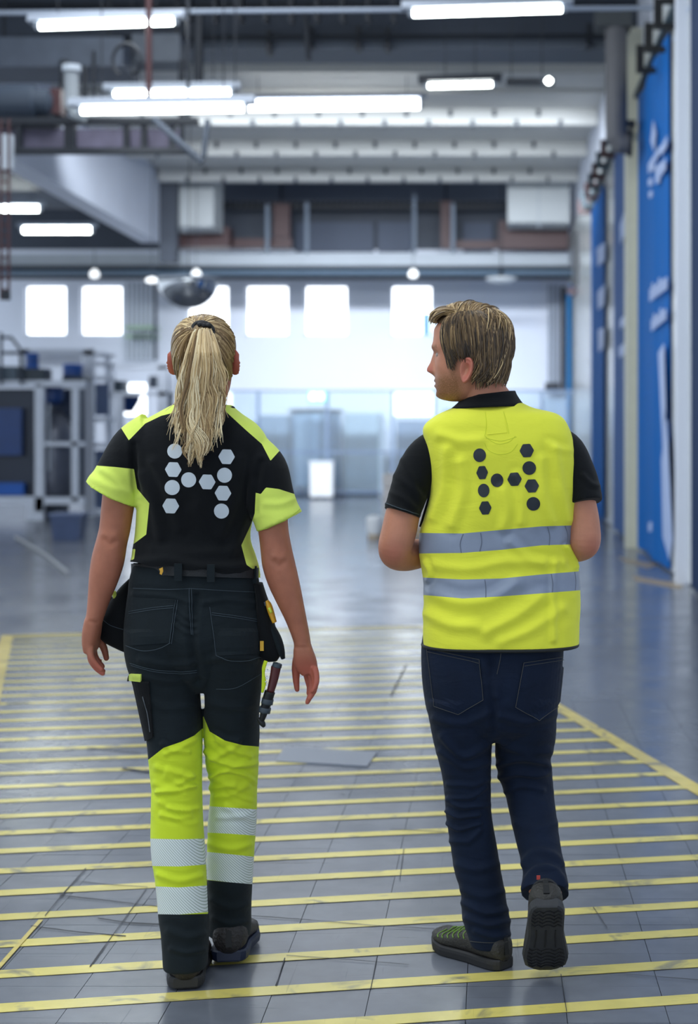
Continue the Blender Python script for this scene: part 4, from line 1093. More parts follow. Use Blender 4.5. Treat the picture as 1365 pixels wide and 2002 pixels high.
    MB().add([xf(*q) for q in ((-.004, -.008, .04), (-.004, .008, .04), (.002, .007, collar), (.002, -.007, collar), (.01, -.008, .04), (.01, .008, .04), (.012, .007, collar), (.012, -.007, collar))], [[0,1,2,3],[7,6,5,4],[0,4,5,1],[1,5,6,2],[2,6,7,3],[3,7,4,0]]).build('heel_tab', m_in, up_o)
    return up_o, xf, half
def surfpath(tree, head, a, b, n, off, r=None, jitter=0.0):
    """strand hugging the head from local point a to local point b"""
    out = []
    for i in range(n):
        t = i/(n-1); p = np.asarray(a)*(1-t) + np.asarray(b)*t
        wd = head.w(p); c0 = head.w((-.005, 0, .01))
        d = wd - c0; d /= np.linalg.norm(d) + 1e-9
        h = tree.ray_cast(Vector(c0 + d*0.4), Vector(-d))
        s = np.array(h[0]) if h[0] is not None else wd
        out.append(s + d*off(t))
    return np.array(out)
def hang(head, pts, z0=-.028, taper=0.22):
    """below the occiput hair hangs clear of the neck"""
    L = head.loc(pts); m = L[:, 2] >= z0
    if m.all() or not m.any(): return pts
    r0 = np.hypot(*L[m][-1, :2])
    for i in np.where(~m)[0]:
        r = np.hypot(*L[i, :2]); want = r0*(1 - taper*(z0 - L[i, 2])/.1)
        if r < want and r > 1e-4: L[i, :2] *= want/r
    return head.w(L)
def panels(V, T, parent, regs, rest, names=None):
    """cut a garment into panels. regs: (name, [polygons px], material, extra kwargs); parent takes the rest"""
    N = vnorm(V, T); cur = (V, T, N); made = []
    for name, polys, m, kw in regs:
        if cur is None: break
        U = uv(cur[0]); s = np.full(len(U), -1e9)
        for p in polys: s = np.maximum(s, polysd(U, p))
        if 'mask' in kw: s = np.minimum(s, kw['mask'](cur[0]))
        pos, cur2 = cut(*cur, s)
        if pos is None: continue
        made.append((name, pos, m, {k: v for k, v in kw.items() if k != 'mask'})); cur = cur2
    nm, m, kw = rest
    comps = components(*cur); v, t, n = comps[0]
    base = obj(nm, v, t, m, parent, smooth=True, normals=n, **kw)
    for v, t, n in comps[1:]: obj('seam_panel', v, t, m, base, smooth=True, normals=n)
    for name, pos, mm, kw in made:
        for v, t, n in components(*pos): obj(name, v, t, mm, base, smooth=True, normals=n, **kw)
    return base
def components(V, T, N, least=12):
    """connected pieces of a triangle mesh, largest first"""
    lab = np.arange(len(V))
    while True:
        m = lab[T].min(1); new = lab.copy()
        for k in range(3): np.minimum.at(new, T[:, k], m)
        new = new[new]
        if (new == lab).all(): break
        lab = new
    out = []; tl = lab[T[:, 0]]
    for c in np.unique(tl):
        Ts = T[tl == c]
        if len(Ts) < least: continue
        u, iv = np.unique(Ts, return_inverse=True); out.append((V[u], iv.reshape(-1, 3), N[u]))
    return sorted(out, key=lambda q: -len(q[1]))
def weave_mat(name, col, rough=0.85, bump=0.25, scale=900, sheen=0.0, var=0.05, wr=0.0):
    """cloth: fine weave relief, optional crease relief"""
    m = bpy.data.materials.new(name); m.use_nodes = True; nt = m.node_tree; N = nt.nodes; L = nt.links; b = N['Principled BSDF']
    b.inputs['Roughness'].default_value = rough; b.inputs['Specular IOR Level'].default_value = 0.25
    if sheen: b.inputs['Sheen Weight'].default_value = sheen; b.inputs['Sheen Roughness'].default_value = 0.5
    tc = N.new('ShaderNodeTexCoord')
    n = N.new('ShaderNodeTexNoise'); n.inputs['Scale'].default_value = 14; n.inputs['Detail'].default_value = 6; L.new(tc.outputs['Object'], n.inputs['Vector'])
    r = N.new('ShaderNodeMapRange'); r.inputs[1].default_value = .3; r.inputs[2].default_value = .7; r.inputs[3].default_value = 1-var; r.inputs[4].default_value = 1+var; L.new(n.outputs[0], r.inputs[0])
    mx = N.new('ShaderNodeMix'); mx.data_type = 'RGBA'; mx.blend_type = 'MULTIPLY'; mx.inputs[0].default_value = 1; mx.inputs[6].default_value = col; L.new(r.outputs[0], mx.inputs[7]); L.new(mx.outputs[2], b.inputs['Base Color'])
    n2 = N.new('ShaderNodeTexNoise'); n2.inputs['Scale'].default_value = scale; n2.inputs['Detail'].default_value = 2; L.new(tc.outputs['Object'], n2.inputs['Vector'])
    bp = N.new('ShaderNodeBump'); bp.inputs['Strength'].default_value = bump; bp.inputs['Distance'].default_value = 0.0012; L.new(n2.outputs[0], bp.inputs['Height'])
    if wr:
        n3 = N.new('ShaderNodeTexNoise'); n3.inputs['Scale'].default_value = 11; n3.inputs['Detail'].default_value = 4; n3.inputs['Distortion'].default_value = 0.6
        mp = N.new('ShaderNodeMapping'); mp.inputs['Scale'].default_value = (0.6, 0.6, 1.5); mp.inputs['Rotation'].default_value = (0, 0.35, 0)
        L.new(tc.outputs['Object'], mp.inputs[0]); L.new(mp.outputs[0], n3.inputs['Vector'])
        bp2 = N.new('ShaderNodeBump'); bp2.inputs['Strength'].default_value = wr; bp2.inputs['Distance'].default_value = 0.02; L.new(n3.outputs[0], bp2.inputs['Height']); L.new(bp.outputs[0], bp2.inputs['Normal']); L.new(bp2.outputs[0], b.inputs['Normal'])
    else: L.new(bp.outputs[0], b.inputs['Normal'])
    return m
M_hivis = weave_mat('hivis_yellow', srgb(230, 232, 66), 0.8, 0.2, 700, 0.1, 0.03, 0.25)
M_hivis_g = weave_mat('hivis_lime', srgb(204, 224, 44), 0.75, 0.2, 700, 0.1, 0.03, 0.3)
M_hivis_p = weave_mat('hivis_pale', srgb(222, 240, 104), 0.85, 0.2, 700, 0.1, 0.03, 0.2)
M_blackc = weave_mat('black_cotton', srgb(9, 12, 15), 0.9, 0.3, 900, 0.06, 0.08, 0.2)
M_work = weave_mat('work_trouser_charcoal', srgb(20, 29, 33), 0.85, 0.35, 800, 0.04, 0.10, 0.3)
M_denim = weave_mat('dark_denim', srgb(11, 25, 46), 0.85, 0.4, 800, 0.03, 0.14, 0.35)
M_silver = None
def stripe_mat(name, c1, c2, scale, rot, rough=0.4, metal=0.3):
    m = bpy.data.materials.new(name); m.use_nodes = True; nt = m.node_tree; N = nt.nodes; L = nt.links; b = N['Principled BSDF']
    tc = N.new('ShaderNodeTexCoord'); mp = N.new('ShaderNodeMapping'); mp.inputs['Rotation'].default_value = (0, rot, 0); L.new(tc.outputs['Object'], mp.inputs[0])
    w = N.new('ShaderNodeTexWave'); w.inputs['Scale'].default_value = scale; L.new(mp.outputs[0], w.inputs['Vector'])
    r = N.new('ShaderNodeValToRGB'); r.color_ramp.elements[0].position = 0.15; r.color_ramp.elements[0].color = c2; r.color_ramp.elements[1].position = 0.45; r.color_ramp.elements[1].color = c1
    L.new(w.outputs[0], r.inputs[0]); L.new(r.outputs[0], b.inputs['Base Color']); b.inputs['Roughness'].default_value = rough; b.inputs['Metallic'].default_value = metal
    return m
M_silver = stripe_mat('silver_striped_tape', srgb(226, 232, 230), srgb(168, 182, 170), 62, 0.75, 0.5, 0.0)
M_band = mat('vest_grey_tape', srgb(136, 146, 164), 0.45, 0.15, var=0.06, vscale=18)
M_logo_w = mat('logo_white', srgb(206, 214, 218), 0.6)
M_logo_b = mat('logo_black', srgb(26, 34, 42), 0.5)
M_stitch = mat('grey_stitching', srgb(58, 70, 78), 0.8)
M_stitch_b = mat('tan_stitching', srgb(70, 70, 68), 0.8)
M_shoe_u = mat('shoe_brown_black', srgb(38, 34, 33), 0.55, var=0.2, vscale=30, bump=0.3, bscale=120)
M_shoe_s = mat('shoe_sole_rubber', srgb(33, 33, 35), 0.6, var=0.12, vscale=30)

# =================================================================== THE WOMAN
WY = 4.06
wh = Head(P(401, 706, 4.08), math.pi/2, -0.004, 1.0)
w_torso = [(776, 356, 440, 4.07, .050, .06), (792, 338, 452, 4.06, .066, .07), (808, 308, 472, 4.05, .084, .08), (830, 272, 503, 4.05, .10, .09), (862, 259, 523, 4.05, .114, .10), (905, 262, 521, 4.05, .12, .118), (955, 265, 509, 4.06, .122, .13), (1000, 268, 497, 4.07, .116, .13), (1050, 265, 489, 4.08, .112, .115), (1088, 259, 500, 4.08, .126, .122), (1116, 257, 507, 4.08, .131, .126), (1140, 258, 508, 4.08, .130, .126)]
w_pelv = [(1104, 264, 500, 4.08, .112, .115), (1130, 256, 504, 4.08, .118, .118), (1170, 252, 511, 4.085, .126, .12), (1230, 245, 514, 4.085, .134, .118), (1262, 252, 510, 4.085, .126, .115), (1290, 290, 478, 4.085, .112, .105), (1320, 330, 450, 4.085, .088, .09), (1350, 368, 424, 4.085, .05, .06)]
w_ll = [(1225, 247, 385, 4.085, .128, .11), (1262, 247, 387, 4.085, .128, .108), (1295, 252, 389, 4.085, .119, .105), (1330, 261, 391, 4.085, .105, .10), (1360, 268, 391, 4.083, .098, .097), (1400, 277, 392, 4.078, .092, .092), (1440, 288, 392, 4.07, .086, .086), (1484, 293, 393, 4.065, .080, .08), (1540, 298, 394, 4.06, .078, .078), (1596, 297, 396, 4.05, .076, .076), (1640, 296, 398, 4.045, .076, .075), (1690, 299, 401, 4.04, .074, .072), (1735, 306, 404, 4.035, .072, .07), (1785, 312, 406, 4.03, .070, .068), (1830, 318, 407, 4.025, .068, .066), (1876, 321, 406, 4.02, .068, .066), (1889, 322, 405, 4.02, .066, .066)]
w_rl = [(1225, 390, 513, 4.085, .126, .11), (1262, 394, 515, 4.085, .126, .108), (1295, 398, 514, 4.09, .116, .105), (1330, 400, 511, 4.095, .10, .10), (1360, 401, 509, 4.10, .094, .095), (1400, 401, 505, 4.11, .088, .09), (1440, 402, 505, 4.125, .084, .085), (1484, 403, 504, 4.14, .082, .08), (1512, 407, 504, 4.15, .080, .08), (1540, 411, 502, 4.16, .076, .078), (1580, 411, 500, 4.165, .074, .074), (1630, 408, 498, 4.175, .074, .072), (1680, 405, 496, 4.185, .072, .07), (1727, 406, 494, 4.19, .070, .068), (1770, 408, 492, 4.195, .066, .066), (1815, 408, 491, 4.20, .066, .064), (1826, 409, 490, 4.20, .064, .062)]
# --- body
wb_ = [wh.mesh(), wh.ear(1), wh.ear(-1)]
wb_.append(limb([(400, 722, 4.075, .050, .052), (398, 770, 4.075, .053, .055), (396, 800, 4.065, .062, .064), (394, 830, 4.055, .09, .07)], 4, 28))
wb_.append(rows(w_torso[1:-2], 3, 0.028)); wb_.append(rows(w_pelv, 3, 0.018)); wb_.append(rows(w_ll, 2, 0.020)); wb_.append(rows(w_rl, 2, 0.020))
wb_.append(limb([(290, 850, 4.05, .055, .055), (258, 880, 4.05, .050, .052), (240, 930, 4.045, .046, .05), (231, 985, 4.04, .0425, .046), (225, 1030, 4.035, .0405, .043), (218, 1062, 4.03, .0405, .043), (211, 1095, 4.025, .0425, .044), (203, 1130, 4.02, .0385, .040), (194, 1168, 4.015, .0295, .034), (187, 1200, 4.01, .0235, .030), (183, 1216, 4.01, .0225, .030)], 5, 26))
wb_.append(limb([(498, 890, 4.05, .055, .055), (516, 935, 4.05, .050, .052), (528, 985, 4.045, .044, .048), (535, 1040, 4.035, .0395, .045), (541, 1080, 4.03, .0415, .043), (545, 1103, 4.03, .0430, .044), (554, 1135, 4.03, .0410, .043), (564, 1165, 4.03, .0360, .038), (579, 1210, 4.035, .0275, .031), (590, 1250, 4.04, .0225, .028), (592, 1266, 4.04, .0225, .028)], 5, 26))
# left hand: palm faces the thigh, back of the hand outward
wb_ += hand_parts([(183, 1210, 4.01, .0215, .030), (180, 1232, 4.015, .0225, .037), (178, 1255, 4.02, .0195, .041), (178, 1273, 4.022, .0140, .041)],
    [[(177, 1266, 3.99, .0095), (178, 1284, 3.985, .0088), (187, 1299, 3.986, .0080), (198, 1309, 3.988, .0064)],
     [(178, 1270, 4.012, .0102), (178, 1288, 4.008, .0094), (188, 1305, 4.006, .0085), (201, 1317, 4.005, .0066)],
     [(180, 1272, 4.034, .0102), (181, 1290, 4.034, .0094), (191, 1304, 4.034, .0086), (202, 1312, 4.032, .0066)],
     [(182, 1268, 4.055, .0098), (186, 1284, 4.060, .0090), (194, 1296, 4.062, .0082), (201, 1303, 4.062, .0064)],
     [(185, 1230, 4.045, .0125), (196, 1252, 4.065, .0112), (204, 1270, 4.07, .0096), (208, 1287, 4.072, .0076)]])
# right hand: seen from the back, thumb toward the leg
wb_ += hand_parts([(592, 1262, 4.04, .0225, .026), (594, 1280, 4.04, .0275, .027), (599, 1298, 4.045, .0290, .024), (606, 1312, 4.05, .0235, .021)],
    [[(597, 1306, 4.058, .0094), (601, 1326, 4.066, .0088), (605, 1343, 4.066, .0078), (603, 1356, 4.060, .0062)],
     [(604, 1308, 4.046, .0102), (610, 1332, 4.048, .0094), (609, 1354, 4.043, .0086), (601, 1373, 4.036, .0066)],
     [(611, 1308, 4.034, .0100), (616, 1331, 4.030, .0092), (614, 1350, 4.024, .0082), (605, 1366, 4.020, .0064)],
     [(615, 1304, 4.024, .0090), (619, 1322, 4.018, .0082), (618, 1338, 4.012, .0074), (611, 1351, 4.010, .0060)],
     [(586, 1278, 4.052, .0150), (580, 1300, 4.066, .0130), (579, 1326, 4.072, .0098), (581, 1348, 4.072, .0070)]])
V, T = union(wb_, 0.0032, 3, 0.5)
V = folds(V, T, [([(205, 1056), (214, 1065), (223, 1061)], -.0018, 5), ([(538, 1099), (546, 1106), (554, 1100)], -.0018, 5), ([(204, 1044), (216, 1048), (226, 1046)], .002, 7), ([(538, 1086), (546, 1090), (555, 1087)], .002, 7), ([(176, 1215), (190, 1217)], -.0015, 3), ([(580, 1266), (603, 1266)], -.0015, 3)])
Lh = wh.loc(V)
flush = np.exp(-((np.abs(Lh[:, 1])-.085)/.012)**2)*(np.abs(Lh[:, 2]) < .05)*0.8
U = uv(V)
flush = np.maximum(flush, np.clip((U[:, 1]-1275)/60, 0, 0.55)*(U[:, 1] < 1390))
M_skin_w = skin_mat('skin_tan', srgb(172, 108, 82), srgb(120, 86, 60), srgb(186, 92, 78))
woman = obj('person', V, T, M_skin_w, smooth=True, label='person with blonde ponytail in black and yellow work clothes with tool pockets', cat='person', attrs={'flush': flush, 'beard': np.zeros(len(V))}, origin=(P(385, 1940, 4.0)[0], 4.05, 0.0))
Hv, Hf = wh.mesh(); w_tree = BVHTree.FromPolygons([tuple(v) for v in Hv], Hf)
# --- hair cap
def hair_cap(head, zl, grow, zmin_side=None):
    V, Fc = head.mesh(grow, 96, 8)
    T = []
    for f in Fc: T += [[f[0], f[i], f[i+1]] for i in range(1, len(f)-1)]
    T = np.array(T); N = vnorm(V, T); L = head.loc(V)
    s = L[:, 2] - np.interp(L[:, 0], [a for a, _ in zl], [b for _, b in zl])
    pos, _ = cut(V, T, N, s); return pos
M_blond = hair_mat('blonde_hair', [(0, srgb(72, 54, 34)), (0.3, srgb(144, 114, 74)), (0.6, srgb(208, 180, 130)), (1, srgb(244, 230, 192))])
rs_ = np.random.RandomState(5)
cv, ct, cn_ = hair_cap(wh, [(-.12, -.075), (-.06, -.066), (-.03, -.040), (-.012, .012), (.03, .020), (.06, .045), (.075, .065), (.10, .09)], 0.0045)
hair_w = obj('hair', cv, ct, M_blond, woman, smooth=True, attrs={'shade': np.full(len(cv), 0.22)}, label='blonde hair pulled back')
tie = np.array([-.094, .004, .082]); L_ = []
for i in range(620):
    th = rs_.uniform(0, 2*math.pi)
    # roots spread over the skull, pulled to the tie
    rad = rs_.uniform(0.03, 0.155)
    a = np.array([-.094 + 0.02 + 0.55*max(0, rad-0.05), math.cos(th)*rad, .082 + math.sin(th)*rad])
    if a[2] > .14: a[0] += (a[2]-.14)*1.5
    if a[2] < -.062: a[2] = -.062 + rs_.uniform(0, .01)
    a[1] = np.clip(a[1], -.085, .085); a[0] = min(a[0], 0.02 if a[2] > 0.02 else -.02)
    sd_ = rs_.rand(); 
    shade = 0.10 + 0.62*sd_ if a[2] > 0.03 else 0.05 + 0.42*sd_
    o0 = rs_.uniform(.0045, .0075)
    pts = surfpath(w_tree, wh, a, tie + rs_.normal(size=3)*[0.002, .008, .006], 12, lambda t: o0 + 0.006*max(0, t-0.6))
    L_.append((pts, rs_.uniform(.0014, .0030), .0012, shade))
sv, sf, ss = strands(L_)
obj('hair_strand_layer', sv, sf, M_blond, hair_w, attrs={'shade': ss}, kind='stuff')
# ponytail
ycs = np.array([640, 655, 690, 730, 770, 810, 850, 890, 925]); xcs = np.array([397, 396, 396, 395, 391, 387, 384, 382, 382]); hws = np.array([12, 18, 28, 37, 41, 44, 45, 38, 24])
Ys = np.array([3.992, 3.972, 3.945, 3.938, 3.938, 3.932, 3.915, 3.908, 3.905]); L_ = []
NL = 64
for li in range(NL):
    u = np.clip(-1.0 + 2.0*(li+0.5)/NL + rs_.normal(0, .05), -1.05, 1.05); u = math.copysign(abs(u)**1.15, u); w_ = rs_.uniform(0, 1)
    ye = 912 - 62*abs(u)**1.2 - abs(rs_.normal(0, 28)) + 8*(abs(u) < .3); wild = 0.0
    if li % 9 == 4: wild = rs_.uniform(.2, .5)*math.copysign(1, u)
    ph = rs_.uniform(0, 6.28); fr = rs_.uniform(1.2, 2.3); am = rs_.uniform(5.0, 14.0); sb = np.clip(0.64 + 0.24*rs_.normal() - .2*(w_ < .3), .12, 1)  # deeper locks coloured darker: shade between locks put into the colour
    for q in range(24):
        du = rs_.normal(0, 1); dw = rs_.normal(0, 1); k = 22
        y1_ = ye - abs(rs_.normal(0, 14)); yv = np.linspace(645 + rs_.uniform(-4, 5), y1_, k); t = (yv-640)/280; tt = (yv-645)/(y1_-645)
        spread = 5.2*(1 - 0.75*tt**2)*np.clip(0.3 + 2*t, 0, 1)
        am_ = am*np.clip(t*1.6 - .15, 0, 1)*(1 + .25*du)
        xv = np.interp(yv, ycs, xcs) + u*np.interp(yv, ycs, hws) + du*spread + am_*np.sin(ph + fr*6.28*t + .25*du) + .35*am_*np.sin(ph*1.7 + 2.3*fr*6.28*t) + wild*34*np.clip(tt-.55, 0, 1)**1.5
        Yv = np.interp(yv, ycs, Ys) - 0.024*math.sqrt(max(0, 1-min(1, u*u)))*w_*np.clip(t*5, .25, 1) + dw*.0035*(1-tt*.6) + .005*np.sin(ph*2 + 7*t)*np.clip(t*2, 0, 1)
        L_.append((np.array([P(a, b, c) for a, b, c in zip(xv, yv, Yv)]), rs_.uniform(.0009, .0019), .0003, np.clip(sb + .13*rs_.normal(), .05, 1)))
for i in range(120):      # stray ends
    u = rs_.uniform(-1.1, 1.1); y0_ = rs_.uniform(760, 830); y1_ = y0_ + rs_.uniform(30, 85); k = 9; yv = np.linspace(y0_, min(y1_, 905 - 40*abs(u)), k); s_ = np.linspace(0, 1, k)
    xv = np.interp(yv, ycs, xcs) + u*np.interp(yv, ycs, hws)*1.02 + s_**1.6*rs_.uniform(-14, 10) + (-10 if u < -.5 else 4)*s_**2
    Yv = np.interp(yv, ycs, Ys) - .012 - .006*rs_.rand()
    L_.append((np.array([P(a, b, c) for a, b, c in zip(xv, yv, Yv)]), .0010, .0003, rs_.uniform(.5, 1)))
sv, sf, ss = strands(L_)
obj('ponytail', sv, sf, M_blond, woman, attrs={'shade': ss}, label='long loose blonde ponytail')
# hair tie
pts = [P(397 + 19*math.cos(a), 645 + 14*math.sin(a) + 3*math.cos(a), 3.985 - 0.006*math.sin(a)) for a in np.linspace(0, 2*math.pi, 26)]
MB().tube(pts, 0.0068, 8).build('hair_tie', M_black, woman, smooth=True, label='black hair tie')
MB().tube([P(387 + 2*i, 636 - 1.0*i*(i < 5), 3.982) for i in range(14)], [0.006 + 0.001*math.sin(i*1.3) for i in range(14)], 7).build('hair_tie', M_black, woman, smooth=True)

# --- shirt
parts = [rows(w_torso[1:], 5),
    limb([(300, 866, 4.05, .085, .085), (268, 880, 4.05, .070, .076), (243, 918, 4.05, .066, .080), (231, 943, 4.05, .0700, .084), (219, 966, 4.05, .0760, .088)], 6, 36),
    limb([(488, 905, 4.05, .080, .08), (511, 925, 4.05, .0720, .08), (527, 970, 4.05, .0640, .078), (537, 998, 4.05, .0625, .078), (547, 1020, 4.05, .0640, .080)], 6, 36)]
V, T = union(parts, 0.0036, 5, 0.5)
V = ripple(V, T, 0.0016, 16, 3)
V = folds(V, T, [([(300, 905), (330, 960), (352, 1030)], .004, 10), ([(278, 930), (300, 985), (312, 1050)], .005, 9), ([(470, 900), (462, 970), (430, 1050)], .004, 10), ([(495, 950), (478, 1010), (450, 1080)], .005, 9), ([(265, 1100), (330, 1094), (400, 1108), (500, 1106)], .006, 8), ([(300, 1075), (380, 1082), (470, 1072)], .004, 9),
    ([(510, 905), (500, 950), (498, 1000)], -.006, 6), ([(262, 870), (262, 915), (268, 960)], -.006, 6), ([(180, 935), (220, 955), (262, 962)], .003, 7), ([(200, 920), (235, 945), (265, 985)], .003, 6), ([(520, 985), (550, 985), (575, 975)], .003, 6),
    ([(345, 830), (350, 900), (370, 980)], -.003, 12), ([(440, 840), (436, 900), (420, 980)], -.003, 12), ([(385, 990), (420, 1040), (470, 1060)], .003, 12)])
_s = (1101 + (uv(V)[:, 0]-258)*26/250 + 2.5*np.sin(uv(V)[:, 0]*.09)) - uv(V)[:, 1]
V, T, _n = cut(V, T, vnorm(V, T), _s)[0]
regs = [('shoulder_panel', [[(352, 770), (343, 806), (315, 813), (284, 828), (252, 861), (235, 834), (205, 812), (260, 770)]], M_hivis_p, {}),
        ('shoulder_panel', [[(441, 800), (443, 806), (480, 840), (512, 868), (529, 901), (547, 881), (585, 850), (520, 790), (446, 760)]], M_hivis_p, {}),
        ('sleeve_panel', [[(120, 900), (186, 910), (225, 913), (262, 917), (268, 955), (292, 984), (289, 1015), (286, 1045), (262, 1063), (235, 1070), (120, 1060)]], M_hivis_p, {}),
        ('side_panel', [[(230, 1076), (265, 1073), (262, 1094), (230, 1098)]], M_hivis_p, {}),
        ('sleeve_panel', [[(640, 980), (573, 965), (545, 956), (520, 953), (510, 966), (500, 963), (498, 1004), (491, 1025), (472, 1066), (482, 1104), (499, 1116), (502, 1140), (560, 1140), (640, 1060)]], M_hivis_p, {})]
shirt = panels(V, T, woman, regs, ('shirt', M_blackc, {}))
s_tree = bvh(V, T)
for (x_, y_, k) in [(342, 882, 'c'), (339, 918, 'h'), (337, 953, 'c'), (334, 989, 'h'), (369, 938, 'c'), (405, 942, 'h'), (443, 893, 'h'), (439, 929, 'c'), (436, 964, 'h'), (433, 999, 'c')]:
    v, f = patch(s_tree, disc_grid(x_, y_, k, 14.6 if k == 'c' else 16.4, math.radians(2)))
    obj('logo_mark', v, f, M_logo_w, shirt, smooth=False)
for pts in ([(172, 948), (205, 968), (240, 985), (268, 990)], [(505, 1037), (535, 1028), (565, 1012), (588, 994)]):
    stitch(s_tree, pts, 0.0011).build('hem_stitch', mat('lime_stitch', srgb(176, 196, 70), 0.8), shirt)
# collar band
pts = [P(397 + 57*math.cos(a), 797 - 9*math.sin(a)*0.3 + (3 if math.cos(a) > 0 else 0), 4.065 + 0.068*math.sin(a)) for a in np.linspace(0, 2*math.pi, 40)]
MB().tube(pts, 0.009, 10).build('collar', M_blackc, shirt, smooth=True)

# --- trousers
V, T = union([rows(w_pelv, 5), rows(w_ll, 5), rows(w_rl, 5)], 0.0036, 4, 0.5)
V = ripple(V, T, 0.0013, 22, 8)
fl_w = [([(262, 1160), (330, 1165), (372, 1178)], .003, 5), ([(400, 1178), (450, 1172), (505, 1180)], .003, 5), ([(385, 1165), (376, 1240), (388, 1330)], -.007, 7), ([(275, 1290), (330, 1300), (380, 1296)], .004, 6), ([(410, 1290), (460, 1284), (500, 1290)], .004, 6), ([(268, 1318), (330, 1332), (385, 1322)], .003, 6), ([(345, 1190), (362, 1206), (380, 1210)], .003, 4), ([(345, 1205), (362, 1220), (380, 1224)], .003, 4), ([(345, 1222), (362, 1236), (380, 1238)], .003, 4),
    ([(290, 1370), (330, 1385), (385, 1375)], .003, 7), ([(410, 1372), (455, 1384), (500, 1376)], .003, 7)]
for y_, a_ in [(1466, .0045), (1500, .006), (1524, .005), (1550, .006), (1578, .004), (1606, .005)]:
    for x0_, x1_, o_ in ((296, 396, 0), (404, 504, -24)):
        for q_ in range(2):
            xa_ = x0_ + rs_.uniform(0, 45); xb_ = min(x1_, xa_ + rs_.uniform(38, 75)); sl_ = rs_.uniform(-16, 16); yb_ = y_ + o_ + rs_.uniform(-14, 14)
            fl_w.append(([(xa_, yb_-sl_), ((xa_+xb_)/2, yb_ + rs_.uniform(2, 8)), (xb_, yb_+sl_)], rs_.uniform(.0022, .0055), rs_.uniform(3.4, 6.0)))
fl_w += [([(402, 1470), (430, 1490), (470, 1498), (503, 1490)], .006, 5), ([(410, 1520), (440, 1508), (475, 1514), (500, 1530)], .006, 4), ([(310, 1710), (350, 1722), (395, 1712)], .004, 6), ([(412, 1650), (450, 1660), (490, 1652)], .004, 6), ([(330, 1820), (365, 1832), (400, 1826)], .004, 7), ([(335, 1855), (365, 1862), (400, 1856)], .004, 5), ([(415, 1760), (450, 1775), (486, 1768)], .004, 7), ([(418, 1795), (450, 1806), (486, 1800)], .004, 5)]
V = folds(V, T, fl_w, 1.0)
mid = lambda s: (lambda Vv: s*(uv(Vv)[:, 0] - np.interp(uv(Vv)[:, 1], [1440, 1484, 1540, 1600, 1690, 1735, 1785], [397, 398, 402, 403.5, 403, 405, 407])))
LT = [(250, 1505), (292, 1484), (320, 1462), (355, 1450), (380, 1438), (396, 1424)]
RT = [(398, 1408), (410, 1430), (440, 1448), (475, 1457), (510, 1460), (540, 1462)]
regs = [('reflective_band', [[(230, 1638), (350, 1641), (420, 1639), (420, 1689), (350, 1694), (230, 1692)], [(230, 1730), (350, 1735), (420, 1730), (420, 1782), (350, 1788), (230, 1786)]], M_silver, {'mask': mid(-1)}),
        ('reflective_band', [[(390, 1575), (450, 1579), (560, 1586), (560, 1638), (450, 1630), (390, 1627)], [(390, 1664), (450, 1670), (560, 1682), (560, 1734), (450, 1725), (390, 1718)]], M_silver, {'mask': mid(1)}),
        ('lower_leg_panel', [LT + [(430, 1424), (430, 1786), (350, 1788), (230, 1786)]], M_hivis_g, {'mask': mid(-1)}),
        ('lower_leg_panel', [[(398, 1400)] + RT[1:] + [(560, 1734), (450, 1725), (380, 1718), (380, 1400)]], M_hivis_g, {'mask': mid(1)}),
        ('leg_cuff', [[(230, 1700), (430, 1700), (430, 1960), (230, 1960)]], M_work, {'mask': mid(-1)}),
        ('leg_cuff', [[(370, 1650), (560, 1650), (560, 1960), (370, 1960)]], M_work, {'mask': mid(1)})]
tr = panels(V, T, woman, regs, ('trousers', M_work, {}))
t_tree = bvh(V, T)
# back pockets, stitching, loops, belt
for c4 in ([(254, 1168), (342, 1172), (333, 1256), (256, 1262)], [(412, 1188), (506, 1194), (511, 1278), (424, 1282)]):
    v, f = patch(t_tree, quad_grid(c4, 12, 12), 0.003); obj('back_pocket', v, f, M_work, tr, smooth=False)
t2 = t_tree
ST = [[(254, 1196), (300, 1188), (340, 1184)], [(254, 1200), (300, 1192), (340, 1188)], [(344, 1172), (338, 1215), (332, 1258)], [(348, 1172), (342, 1215), (336, 1258)], [(248, 1262), (280, 1272), (310, 1268), (334, 1256)], [(414, 1202), (460, 1208), (506, 1216)], [(414, 1198), (460, 1204), (506, 1212)], [(410, 1186), (416, 1230), (424, 1282)], [(424, 1282), (450, 1290), (485, 1290), (512, 1284)], [(375, 1150), (374, 1190), (377, 1240)], [(371, 1150), (370, 1190), (373, 1240)], [(256, 1296), (300, 1308), (350, 1312), (385, 1310)], [(258, 1300), (300, 1312), (350, 1316), (385, 1314)], [(424, 1346), (460, 1344), (500, 1322), (516, 1312)], [(262, 1150), (320, 1152), (374, 1151)], [(376, 1151), (430, 1154), (502, 1158)]]
for p in ST: stitch(t2, p, 0.0008, 0.0035).build('stitching', M_stitch, tr)
pts = lambda y_, e: [P(381 + (121+e)*math.cos(a), y_ + 4*math.cos(a), 4.08 + (0.121+e*0.0013)*math.sin(a)) for a in np.linspace(0, 2*math.pi, 60)]
V_ = []; Fc = []
ring = [pts(1106, 1), pts(1106, 4), pts(1127, 4), pts(1127, 1)]
for k in range(60):
    for q in range(4): V_.append(ring[q][k])
for k in range(59):
    for q in range(4): Fc.append([k*4+q, k*4+(q+1) % 4, (k+1)*4+(q+1) % 4, (k+1)*4+q])
belt = obj('belt', V_, Fc, mat('belt_black', srgb(20, 23, 26), 0.6, bump=0.2, bscale=300), woman, smooth=False)
def facing(px_, py_, w_, h_, Y_, d_=0.004): return pxbox(px_-w_/2, py_-h_/2, px_+w_/2, py_+h_/2, Y_, d_)
